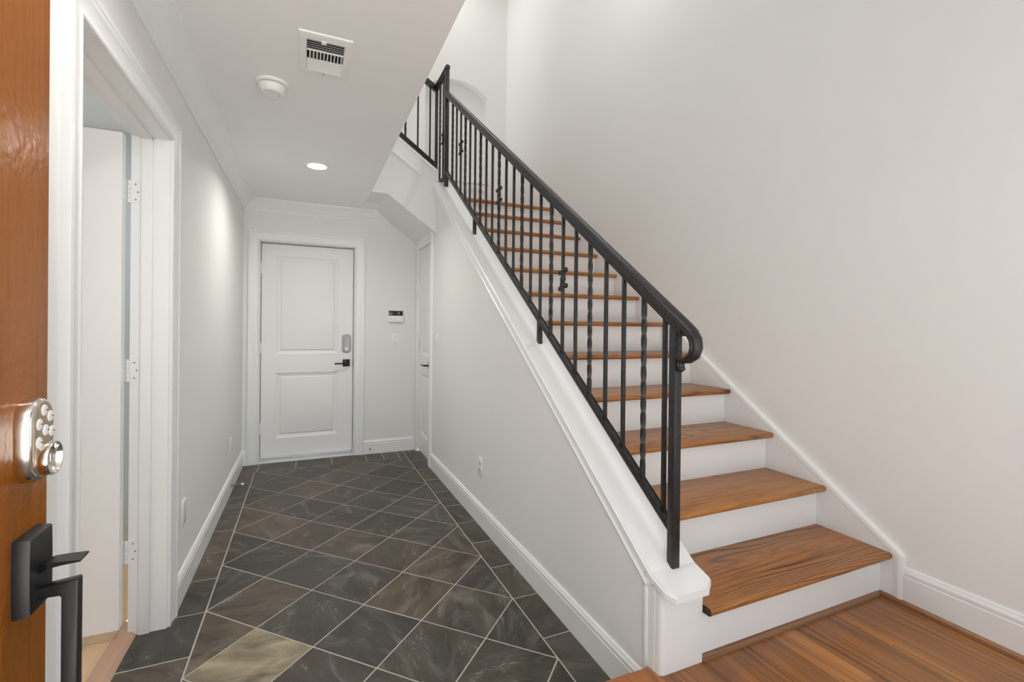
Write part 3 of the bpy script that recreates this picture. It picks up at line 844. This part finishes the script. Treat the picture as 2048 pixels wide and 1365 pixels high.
def entry_bump():
    nt = ENTRY.node_tree; b = nt.nodes['Principled BSDF']
    n = N(nt, 'ShaderNodeTexNoise', Scale=55.0, Detail=2.0); nt.links.new(coords(nt, (1, 1, 0.7), rnd=False), n.inputs['Vector'])
    bp = N(nt, 'ShaderNodeBump'); bp.inputs['Strength'].default_value = 0.35; bp.inputs['Distance'].default_value = 0.006
    nt.links.new(n.outputs[0], bp.inputs['Height']); nt.links.new(bp.outputs[0], b.inputs['Coat Normal']); nt.links.new(bp.outputs[0], b.inputs['Normal'])


entry_bump()
# keypad deadbolt: plan (y,z), grows towards +x
def xplate(mb, outline, steps, org, mi=0):
    rs = []
    mx = max(abs(p[0]) for p in outline); mz = max(abs(p[1]) for p in outline)
    for ins, out in steps:
        rs.append([Vector((org[0] + out, org[1] + p[0] * (1 - ins / mx), org[2] + p[1] * (1 - ins / mz))) for p in outline])
    mb.rings(rs, mi=mi)


def keypad_outline(hw=0.0335, top=0.065, bot=-0.064, n=8):
    out = []
    for k in range(n + 1): t = pi * k / n; out.append((hw * cos(t), top - 0.030 + 0.030 * sin(t)))
    out.append((-hw, bot + 0.022)); out.append((-hw * 0.72, bot + 0.008)); out.append((-hw * 0.3, bot)); out.append((hw * 0.3, bot)); out.append((hw * 0.72, bot + 0.008)); out.append((hw, bot + 0.022))
    return out


kc = (EX, 0.9705, 1.0925)
mb = MB(); xplate(mb, keypad_outline(), [(0, 0), (0, 0.017), (0.002, 0.0205), (0.004, 0.0215)], kc); kp = mb.build('keypad_deadbolt', STEEL, d1, smooth=40)
mb = MB(); xplate(mb, keypad_outline(0.029, 0.060, -0.058), [(0, 0.0205), (0, 0.0222), (0.0006, 0.0226)], kc); fp = mb.build('face_plate', SATIN, kp)
for dy, dz in ((-0.001, 0.046), (0.0175, 0.034), (-0.0155, 0.026), (0.0035, 0.014), (0.022, 0.009), (-0.0165, -0.002)):
    mb = MB(); mb.lathe([(0.0088, 0.022), (0.0088, 0.0232), (0.0075, 0.0242), (0.004, 0.0246), (0, 0.0247)], (kc[0], kc[1] + dy, kc[2] + dz), 'X', 20)
    mb.lathe([(0.0014, 0.0245), (0.0014, 0.0251), (0, 0.0251)], (kc[0], kc[1] + dy + 0.003, kc[2] + dz), 'X', 8, mi=1)
    mb.build('key_button', [PLASTIC, DARK], kp)
mb = MB(); mb.lathe([(0.0255, 0.021), (0.0268, 0.026), (0.0268, 0.0345), (0.0258, 0.0365), (0.0240, 0.0365), (0.0230, 0.034), (0.0215, 0.0285), (0.0100, 0.028), (0.0095, 0.0305), (0.0, 0.0305)], (kc[0], kc[1] + 0.000, kc[2] - 0.030), 'X', 40)
mb.box(kc[0] + 0.030, kc[0] + 0.0309, kc[1] - 0.001, kc[1] + 0.001, kc[2] - 0.036, kc[2] - 0.024)
kn = mb.build('turn_knob', STEEL, kp, smooth=40)
# handle set
hc = (EX, 0.9705, 0.889)
mb = MB()
OUT = [(-0.034, -0.058), (-0.012, -0.0585), (0.012, -0.0585), (0.034, -0.058), (0.0355, -0.03), (0.036, 0.0), (0.0355, 0.03), (0.034, 0.058), (0.012, 0.0585), (-0.012, 0.0585), (-0.034, 0.058), (-0.0355, 0.03), (-0.036, 0), (-0.0355, -0.03)]
xplate(mb, OUT, [(-0.001, 0), (-0.001, 0.004), (0, 0.018), (0.0012, 0.0205), (0.003, 0.021)], hc)
hs = mb.build('handle_set', BLACKH, d1, smooth=40)
mb = MB()
th_path = [(0.018, -0.008), (0.024, -0.003), (0.032, 0.0), (0.050, 0.000), (0.0735, -0.001)]
rs = []
for (o, z), w, t in zip(th_path, (0.007, 0.010, 0.0145, 0.0155, 0.0165), (0.012, 0.012, 0.009, 0.006, 0.003)):
    zz = hc[2] + 0.012 + z
    rs.append([Vector((EX + o, hc[1] - w, zz - t)), Vector((EX + o, hc[1] + w, zz - t)), Vector((EX + o, hc[1] + w, zz)), Vector((EX + o, hc[1] - w, zz))])
mb.rings(rs); mb.build('thumb_latch', BLACKH, hs, smooth=25)
mb = MB()
gw = 0.0095
g_o = [(0.018, -0.024), (0.070, -0.016), (0.070, -0.30), (0.062, -0.318), (0.0, -0.324), (0.0, -0.343), (0.066, -0.337), (0.088, -0.30)]
prof = [(0.018, -0.046), (0.046, -0.042), (0.0500, -0.046), (0.0500, -0.29), (0.044, -0.30), (0.0, -0.302), (0.0, -0.322), (0.056, -0.318), (0.068, -0.304), (0.0685, -0.024), (0.067, -0.022), (0.018, -0.028)]
mb.prism([(EX + a, hc[2] + b) for a, b in prof], 'Y', hc[1] - gw, hc[1] + gw, 0.002)
mb.build('pull_grip', BLACKH, hs, smooth=25)

# ------------------------------------------------------------------ staircase
st = thing('staircase', (1.70, Y1, ZP), 'straight staircase with stained oak treads and white risers', 'staircase')
TT, NR = 0.0275, 0.0132
for i in range(1, 13):
    yn = Y1 + (i - 1) * RUN; zt = ZP + i * RISE
    depth = RUN + 0.052 if i < 12 else 0.12
    pts = [(yn + depth, zt - TT), (yn + NR, zt - TT)]
    for k in range(1, 8):
        t = -pi / 2 - pi * k / 8
        pts.append((yn + NR + NR * cos(t), zt - TT / 2 + (TT / 2) * sin(t)))
    pts += [(yn + NR, zt), (yn + depth, zt)]
    mb = MB(); mb.prism(pts, 'X', XS2 + 0.004, SK - 0.001, end_mi=1)
    mb.build('tread', [OAK, ENDG], st, origin=(1.70, yn, zt), smooth=30)
    mb = MB(); mb.box(XS2 + 0.001, SK - 0.0005, yn + 0.045, yn + 0.060, zt - RISE + (0.0 if i > 1 else 0.001), zt - TT + 0.001)
    mb.build('riser', TRIM, st, origin=(1.70, yn + 0.045, zt - RISE), smooth=0)

# ------------------------------------------------------------------ railing of the lower flight
RX = 1.120
HSL = 0.7135


def h_low(y): return 1.274 + HSL * (y - 1.2)


def b_low(y): return 0.588 + 0.717 * (y - 1.2)


def hr_section(w, t):
    """moulded cap profile across x (a) and normal (b)"""
    return [(-0.86 * w, 0), (-1.0 * w, 0.14 * t), (-1.0 * w, 0.34 * t), (-0.84 * w, 0.44 * t), (-0.84 * w, 0.56 * t), (-0.94 * w, 0.64 * t), (-0.80 * w, 0.86 * t), (-0.40 * w, 1.0 * t), (0, 1.04 * t),
            (0.40 * w, 1.0 * t), (0.80 * w, 0.86 * t), (0.94 * w, 0.64 * t), (0.84 * w, 0.56 * t), (0.84 * w, 0.44 * t), (1.0 * w, 0.34 * t), (1.0 * w, 0.14 * t), (0.86 * w, 0)]


rl = thing('stair_railing', (RX, 1.205, CZ0), 'black wrought iron railing climbing along the stair wall', 'railing')
NW = 0.0145
mb = MB(); mb.box(RX - NW, RX + NW, 1.205 - NW, 1.205 + NW, CZ0 - 0.001, h_low(1.205) + 0.006, 0.0012); mb.build('newel_post', IRON, rl)
mb = MB(); mb.box(RX - 0.0065, RX + 0.0065, 1.2475, 1.2615, b_low(1.247) + 0.002, h_low(1.247) + 0.006, 0.001); mb.build('end_bar', IRON, rl)
YT = 4.048
mb = MB(); mb.box(RX - 0.017, RX + 0.017, YT - 0.017, YT + 0.017, capz(YT) - 0.004, 3.556, 0.0015)
mb.rings([[Vector((RX + a, y, 3.553)) + Vector((0, 0, b - 0.004)) for a, b in hr_section(0.022, 0.034)] for y in (YT - 0.021, YT + 0.0175)])
mb.build('landing_post', IRON, rl)
# bottom rail: channel
def sloped_bar(mb, x0, x1, y0, y1, zf, t, cut=True):
    mb.prism([(y0, zf(y0)), (y1, zf(y1)), (y1, zf(y1) + t), (y0, zf(y0) + t)], 'X', x0, x1, 0.0012)


mb = MB(); sloped_bar(mb, RX - 0.0135, RX + 0.0135, 1.218, YT - 0.015, b_low, 0.026)
sloped_bar(mb, RX - 0.0135, RX - 0.0105, 1.218, YT - 0.015, lambda y: b_low(y) + 0.024, 0.006); sloped_bar(mb, RX + 0.0105, RX + 0.0135, 1.218, YT - 0.015, lambda y: b_low(y) + 0.024, 0.006)
mb.build('bottom_rail', IRON, rl)
# handrail: flat bar, moulded cap, curled end
mb = MB(); sloped_bar(mb, RX - 0.0165, RX + 0.0165, 1.168, YT - 0.015, h_low, 0.026)
mb.build('top_bar', IRON, rl)


# centre line (y, z) of the cap's underside and outward normal, then the scroll
path = []
for y in (YT - 0.015, 3.2, 2.4, 1.8, 1.4, 1.24, 1.19): path.append((y, h_low(y) + 0.025, 0.0215, 0.029))
curl = [(1.166, 1.2735, 0.0215, 0.030), (1.143, 1.255, 0.021, 0.030), (1.130, 1.237, 0.0205, 0.030), (1.1265, 1.217, 0.020, 0.029), (1.133, 1.199, 0.0195, 0.027), (1.150, 1.187, 0.018, 0.023), (1.167, 1.1825, 0.016, 0.019), (1.181, 1.176, 0.0145, 0.016), (1.1865, 1.165, 0.0135, 0.015), (1.187, 1.152, 0.013, 0.017)]
pts = path + curl
rs = []
for i, (y, z, w, t) in enumerate(pts):
    p0 = pts[max(i - 1, 0)]; p1 = pts[min(i + 1, len(pts) - 1)]
    d = Vector((0, p1[0] - p0[0], p1[1] - p0[1])).normalized()
    if i == len(path) - 1: d = Vector((0, -1, -HSL)).normalized()
    n = Vector((0, d.z, -d.y))                     # travelling towards -y: normal up and outwards
    if i < len(path): n = Vector((0, -HSL, 1)).normalized() if True else n
    rs.append([Vector((RX + a, y, z)) + n * b for a, b in hr_section(w, t)])
mb = MB(); mb.rings(rs); mb.lathe([(0, -0.013), (0.008, -0.011), (0.0125, 0), (0.008, 0.011), (0, 0.013)], (RX, 1.179, 1.146), 'X', 16)
mb.build('handrail', IRON, rl, smooth=40)
# short feet
for yf in (2.196, 3.262):
    mb = MB(); mb.box(RX - 0.0115, RX + 0.0115, yf - 0.0115, yf + 0.0115, capz(yf) - 0.012, b_low(yf) + 0.004, 0.001); mb.build('mounting_foot', IRON, rl)

BW = 0.0068


def plain_bar(mb, x, y, z0, z1):
    mb.box(x - BW, x + BW, y - BW, y + BW, z0, z1, 0.001)


def twisted_bar(mb, x, y, z0, z1, pitch=0.225):
    rs = []; n = int((z1 - z0) / 0.0065); sec_ = []
    a = BW * 1.12
    for sx, sy in ((1, 1), (-1, 1), (-1, -1), (1, -1)):
        for t in (-0.11, 0.11):
            ang = atan2(sy, sx) + t; sec_.append((a * 1.36 * cos(ang), a * 1.36 * sin(ang)))
    for k in range(n + 1):
        z = z0 + (z1 - z0) * k / n
        u = min(max((z - z0 - 0.05) / (z1 - z0 - 0.10), 0), 1)
        th = 2 * pi * u * (z1 - z0 - 0.1) / pitch
        rs.append([Vector((x + px * cos(th) - py * sin(th), y + px * sin(th) + py * cos(th), z)) for px, py in sec_])
    mb.rings(rs)


def scroll(mb, x, y, z):
    """S-scroll collar round a baluster, lying in the rail plane"""
    s = 1.0
    up = [(-0.006, -0.048), (-0.020, -0.050), (-0.0245, -0.040), (-0.018, -0.031), (-0.008, -0.030)]
    mb.tube([(x, y + 0.010, z - 0.046), (x, y + 0.012, z - 0.030), (x, y + 0.004, z - 0.012), (x, y - 0.006, z + 0.0), (x, y - 0.004, z + 0.014), (x, y + 0.010, z + 0.030), (x, y + 0.014, z + 0.040)], [0.008, 0.009, 0.011, 0.012, 0.011, 0.009, 0.008], 10, 0.95, side=(1, 0, 0))
    mb.tube([(x, y - 0.010, z + 0.046), (x, y - 0.010, z + 0.030), (x, y + 0.002, z + 0.012), (x, y + 0.008, z), (x, y + 0.004, z - 0.014), (x, y - 0.008, z - 0.028)], [0.008, 0.009, 0.010, 0.011, 0.010, 0.008], 10, 0.95, side=(1, 0, 0))
    for dy, dz in ((-0.019, 0.043), (0.0205, 0.032), (-0.020, -0.032), (0.0185, -0.046)):
        r = 0.0125
        mb.lathe([(0, -0.0125), (r * 0.7, -0.012), (r, -0.008), (r, 0.008), (r * 0.7, 0.012), (0, 0.0125)], (x, y + dy, z + dz), 'X', 14)


yb0 = 1.364
for i in range(22):
    y = yb0 + 0.1186 * i; z0, z1 = b_low(y) + 0.018, h_low(y) + 0.008
    mb = MB()
    if i % 3 == 0: twisted_bar(mb, RX, y, z0, z1)
    else: plain_bar(mb, RX, y, z0, z1)
    b = mb.build('baluster', IRON, rl, origin=(RX, y, z0), smooth=35)
    if i in (5, 12, 19):
        mb = MB(); scroll(mb, RX, y, (1.507, 2.119, 2.709)[(i - 5) // 7])
        mb.build('scroll_collar', IRON, b, smooth=50)

# ------------------------------------------------------------------ railing of the landing and upper flight
ur = thing('landing_railing', (RX, 4.40, 2.50), 'black iron railing turning the corner onto the upper flight', 'railing')
YU = 4.40; PX = 1.117
mb = MB(); mb.box(PX - 0.013, PX + 0.013, YU - 0.013, YU + 0.013, 2.45, 3.545, 0.0012); mb.build('corner_post', IRON, ur)
# level return between the two posts
mb = MB(); mb.box(RX - 0.013, RX + 0.013, YT + 0.0185, YU - 0.012, 2.595, 2.621, 0.0012); mb.build('bottom_rail', IRON, ur)
mb = MB(); mb.rings([[Vector((RX + a, y, 3.553)) + Vector((0, 0, b - 0.004)) for a, b in hr_section(0.021, 0.034)] for y in (YT + 0.0185, YT + 0.06, YU - 0.01)]); mb.build('handrail', IRON, ur, smooth=40)
mb = MB(); mb.box(RX - 0.014, RX + 0.014, YT + 0.0185, YU - 0.005, 3.525, 3.552, 0.0012); mb.build('top_bar', IRON, ur)
for k, yy in enumerate((4.16, 4.275)):
    mb = MB()
    if k == 1: twisted_bar(mb, RX, yy, 2.615, 3.530)
    else: plain_bar(mb, RX, yy, 2.615, 3.530)
    b = mb.build('baluster', IRON, ur, origin=(RX, yy, 2.615), smooth=35)
    if k == 0:
        mb = MB(); scroll(mb, RX, yy, 2.985); mb.build('scroll_collar', IRON, b, smooth=50)
# sloping part, climbing towards -x
def u_low(x): return 2.792 + 0.717 * (1.10 - x)


def u_top(x): return 3.530 + 0.62 * (1.10 - x)


mb = MB(); mb.prism([(PX - 0.012, u_low(PX - 0.012)), (0.10, u_low(0.10)), (0.10, u_low(0.10) + 0.048), (PX - 0.012, u_low(PX - 0.012) + 0.048)], 'Y', YU - 0.013, YU + 0.013, 0.0012); mb.build('bottom_rail', IRON, ur)
mb = MB(); mb.prism([(PX - 0.006, u_top(PX) - 0.014), (0.10, u_top(0.10) - 0.014), (0.10, u_top(0.10) + 0.044), (PX - 0.006, u_top(PX) + 0.044)], 'Y', YU - 0.021, YU + 0.021, 0.004); mb.build('handrail', IRON, ur)
for k in range(8):
    x = 1.055 - 0.1155 * k
    mb = MB()
    if k % 3 == 2: twisted_bar(mb, x, YU, u_low(x) + 0.04, u_top(x))
    else: plain_bar(mb, x, YU, u_low(x) + 0.04, u_top(x))
    mb.build('baluster', IRON, ur, origin=(x, YU, u_low(x)), smooth=35)

# ------------------------------------------------------------------ ceiling fittings
vc = (0.061, 2.118)
vt = thing('ceiling_vent', (vc[0], vc[1], ZC), 'square white air vent grille in the hall ceiling', 'vent')
mb = MB()
x0, x1, y0, y1 = -0.034, 0.156, 1.962, 2.271
ix0, ix1, iy0, iy1 = -0.009, 0.130, 2.000, 2.232
for (a, b, c, d) in ((x0, ix0, y0, y1), (ix1, x1, y0, y1), (ix0, ix1, y0, iy0), (ix0, ix1, iy1, y1)):
    mb.prism([(a, c), (b, c), (b, d), (a, d)], 'Z', ZC - 0.007, ZC + 0.0)
mb2 = MB(); prof = [(0, 0), (-0.004, 0), (-0.002, -0.005), (0.004, -0.008), (0.018, -0.0095), (0.023, -0.0095), (0.025, -0.005), (0.025, 0)]
rs = []
for cxx, cyy, sx, sy in ((x0, y0, 1, 1), (x1, y0, -1, 1), (x1, y1, -1, -1), (x0, y1, 1, -1)):
    kx = (ix0 - x0) / 0.025 if sx > 0 else (x1 - ix1) / 0.025; ky = (iy0 - y0) / 0.025 if sy > 0 else (y1 - iy1) / 0.025
    rs.append([Vector((cxx + sx * a * kx, cyy + sy * a * ky, ZC + b)) for a, b in prof])
mb2.rings(rs, closed=True); mb.bm.free()
mb2.build('frame', PLASTIC, vt, smooth=25)
mb = MB(); mb.box(ix0 - 0.004, ix1 + 0.004, iy0 - 0.004, iy1 + 0.004, ZC - 0.0018, ZC - 0.0002); mb.build('duct_shade', DARK, vt, smooth=0)  # dark plate, the duct's inner shade put into its colour


def louvre(mb, a0, a1, c, along, tilt, w=0.0085, t=0.0011):
    """thin tilted blade hanging below the duct"""
    h = w * 0.5
    dz, dd = h * cos(tilt), h * sin(tilt)
    zc = ZC - 0.0058
    dz = min(dz, 0.0040)
    q = [(-dd - t / 2, -dz), (-dd + t / 2, -dz), (dd + t / 2, dz), (dd - t / 2, dz)]
    if along == 'X': mb.prism([(c + p, zc + z) for p, z in q], 'X', a0, a1)
    else: mb.prism([(c + p, zc + z) for p, z in q], 'Y', a0, a1)


mb = MB()
for k in range(5): louvre(mb, ix0, ix1, iy0 + 0.008 + 0.0150 * k, 'X', 0.75, 0.0085)
mb.build('front_louvres', PLASTIC, vt, smooth=0)
mb = MB()
for k in range(10): louvre(mb, 2.077, 2.148, ix0 + 0.012 + 0.0134 * k, 'Y', 0.55, 0.0105, 0.0014)
mb.box(ix0, ix1, 2.071, 2.077, ZC - 0.0098, ZC - 0.002); mb.box(ix0, ix1, 2.148, 2.153, ZC - 0.0098, ZC - 0.002)
mb.build('middle_louvres', PLASTIC, vt, smooth=0)
mb = MB()
for k in range(6): louvre(mb, ix0, ix1, 2.160 + 0.0125 * k, 'X', -1.0, 0.0115, 0.0016)
mb.build('rear_louvres', PLASTIC, vt, smooth=0)
mb = MB(); mb.box(0.043, 0.062, 1.992, 2.010, ZC - 0.0135, ZC - 0.006, 0.001); mb.build('damper_lever', PLASTIC, vt)
mb = MB(); mb.lathe([(0, ZC - 0.0105), (0.004, ZC - 0.0105), (0.004, ZC - 0.008), (0, ZC - 0.008)], (0.060, 2.252, 0), 'Z', 12); mb.build('screw', SCREW, vt)

sd = thing('smoke_detector', (-0.158, 2.455, ZC), 'round white smoke detector on the hall ceiling near the vent', 'smoke detector')
mb = MB(); mb.lathe([(0, ZC), (0.071, ZC), (0.071, ZC - 0.005), (0.068, ZC - 0.010), (0.062, ZC - 0.012), (0, ZC - 0.012)], (-0.158, 2.455, 0), 'Z', 40); mb.build('base', PLASTIC, sd)
mb = MB(); mb.lathe([(0.055, ZC - 0.011), (0.055, ZC - 0.0165), (0, ZC - 0.0165)], (-0.158, 2.455, 0), 'Z', 40); mb.build('sensor_slot', DARK, sd)
mb = MB(); mb.lathe([(0.0575, ZC - 0.0148), (0.059, ZC - 0.019), (0.056, ZC - 0.028), (0.049, ZC - 0.040), (0.044, ZC - 0.046), (0.040, ZC - 0.048), (0.038, ZC - 0.0472), (0, ZC - 0.048)], (-0.158, 2.455, 0), 'Z', 40); dm = mb.build('dome', PLASTIC, sd, smooth=40)
mb = MB(); mb.lathe([(0, ZC - 0.0488), (0.003, ZC - 0.0488), (0.003, ZC - 0.047), (0, ZC - 0.047)], (-0.130, 2.470, 0), 'Z', 10); mb.build('indicator', SCREW, dm)

LX, LY = 0.057, 3.600
led = thing('recessed_light', (LX, LY, ZC), 'bright round recessed light in the hall ceiling', 'ceiling light')
mb = MB()
mb.rings([[Vector((LX + q * cos(2 * pi * i / 40), LY + q * sin(2 * pi * i / 40), ZC + h)) for q, h in ((0.0635, 0), (0.086, 0), (0.085, -0.004), (0.070, -0.006), (0.0635, -0.004))] for i in range(40)], closed=True)
mb.build('trim_ring', PLASTIC, led)
m, nt, b = new_mat('lit_lens', (1, 1, 1), 0.5)
b.inputs['Emission Color'].default_value = (1.0, 0.96, 0.90, 1); b.inputs['Emission Strength'].default_value = 14.0
mb = MB(); mb.lathe([(0, ZC - 0.003), (0.0635, ZC - 0.003), (0.0635, ZC - 0.001), (0, ZC - 0.001)], (LX, LY, 0), 'Z', 40); mb.build('lens', m, led)
ll = area_light('recessed_lamp', (LX, LY, ZC - 0.008), 0.11, 8.5, (1.0, 0.96, 0.90), spread=150); ll.parent = led; ll.location = (0, 0, -0.008)
area_light('recessed_lamp', (0.02, 1.35, ZC - 0.008), 0.11, 6.5, (1.0, 0.97, 0.92), spread=160)   # next lamp of the row, above the picture


# ------------------------------------------------------------------ wall plates and small fittings
def plate(name, wall, u, z, label, cat, kind, w=0.072, h=0.117):
    """wall: (axis, coord, outward sign); u = position along the wall"""
    ax, c, s = wall
    loc = (c, u, z) if ax == 'X' else (u, c, z)
    t = thing(name, loc, label, cat)

    def bx(mb, du0, du1, d0, d1, z0, z1, bev=0.0):
        a, b = sorted((c + s * d0, c + s * d1))
        if ax == 'X': mb.box(a, b, u + du0, u + du1, z + z0, z + z1, bev)
        else: mb.box(u + du0, u + du1, a, b, z + z0, z + z1, bev)

    mb = MB(); bx(mb, -w / 2, w / 2, 0.0, 0.006, -h / 2, h / 2, 0.0025); mb.build('cover_plate', PLASTIC, t)
    if kind == 'switch':
        mb = MB(); bx(mb, -0.017, 0.017, 0.0055, 0.0075, -0.034, 0.034, 0.001); r = mb.build('rocker_frame', PLASTIC2, t)
        mb = MB(); bx(mb, -0.0155, 0.0155, 0.007, 0.010, -0.032, 0.032, 0.001); mb.build('rocker', PLASTIC, t)
        mb = MB(); bx(mb, -0.009, 0.009, 0.0095, 0.0105, -0.037, -0.034); mb.build('slot', SCREW, t)
    elif kind == 'outlet':
        for dz in (0.0195, -0.0195):
            mb = MB(); bx(mb, -0.0165, 0.0165, 0.0055, 0.0078, dz - 0.0142, dz + 0.0142, 0.003); f = mb.build('receptacle', PLASTIC2, t)
            mb = MB(); bx(mb, -0.008, -0.006, 0.0076, 0.0081, dz - 0.003, dz + 0.005); bx(mb, 0.005, 0.0075, 0.0076, 0.0081, dz - 0.003, dz + 0.005); mb.build('slots', DARK, f)
    else:
        mb = MB(); bx(mb, -w / 2 + 0.012, w / 2 - 0.012, 0.0055, 0.0085, -h / 2 + 0.012, h / 2 - 0.012, 0.001); mb.build('insert', PLASTIC2, t)
        for dz in (h / 2 - 0.014, -h / 2 + 0.014):
            mb = MB(); bx(mb, -0.003, 0.003, 0.008, 0.0095, dz - 0.003, dz + 0.003, 0.001); mb.build('screw', SCREW, t)
    return t


plate('wall_plate', ('X', XL, 1), 2.640, 0.386, 'grey white wall plate low on the left wall just past the doorway', 'wall plate', 'blank')
plate('wall_outlet', ('X', XL, 1), 4.135, 0.345, 'white outlet low on the left wall near the panel door', 'outlet', 'outlet')
plate('wall_outlet', ('X', XS, -1), 2.850, 0.372, 'white outlet low on the stair wall', 'outlet', 'outlet')
plate('light_switch', ('X', XS, -1), 3.975, 1.146, 'white light switch on the stair wall beside the closet door', 'light switch', 'switch')
plate('light_switch', ('Y', YB, -1), 0.821, 1.136, 'white light switch below the alarm keypad', 'light switch', 'switch', 0.074, 0.119)

ak = thing('alarm_keypad', (0.822, YB, 1.366), 'white alarm keypad with black display on the end wall', 'keypad')
mb = MB(); mb.box(0.748, 0.898, YB - 0.026, YB, 1.309, 1.423, 0.004); mb.build('body', PLASTIC, ak)
mb = MB(); mb.box(0.749, 0.890, YB - 0.028, YB - 0.02, 1.374, 1.423, 0.001); dsp = mb.build('display', SCREEN, ak)
mb = MB(); mb.box(0.842, 0.852, YB - 0.0285, YB - 0.0275, 1.386, 1.391); mb.box(0.840, 0.856, YB - 0.0285, YB - 0.0275, 1.405, 1.409); mb.box(0.846, 0.858, YB - 0.0285, YB - 0.0275, 1.396, 1.399); mb.build('readout', PLASTIC2, dsp)
mb = MB(); mb.box(0.748, 0.894, YB - 0.030, YB - 0.02, 1.311, 1.372, 0.002); fl = mb.build('flap', PLASTIC, ak)
mb = MB(); mb.box(0.760, 0.776, YB - 0.0306, YB - 0.0296, 1.339, 1.343); mb.build('badge', SCREW, fl)


def door_stop(loc, d, label):
    t = thing('door_stop', loc, label, 'door stop')
    L = Vector(loc); D = Vector(d).normalized(); side = Vector((0, 0, 1)); b = D.cross(side)
    pts = []
    for k in range(97):
        a = 2 * pi * k / 8; pts.append(L + D * (0.006 + 0.060 * k / 96) + (side * cos(a) + b * sin(a)) * 0.0052)
    mb = MB(); mb.tube(pts, 0.0016, 6); mb.tube([L, L + D * 0.007], 0.010, 12); mb.build('spring', SCREW, t, smooth=50)
    mb = MB(); mb.tube([L + D * 0.064, L + D * 0.068, L + D * 0.080, L + D * 0.083], [0.006, 0.0085, 0.0085, 0.005], 14); mb.build('tip', PLASTIC, t, smooth=40)


door_stop((XL + 0.0150, 4.085, 0.052), (1, 0, 0.05), 'spring door stop with white tip on the left baseboard')
door_stop((0.585, YB - 0.0150, 0.048), (0, -1, 0.05), 'spring door stop on the short baseboard right of the panel door')
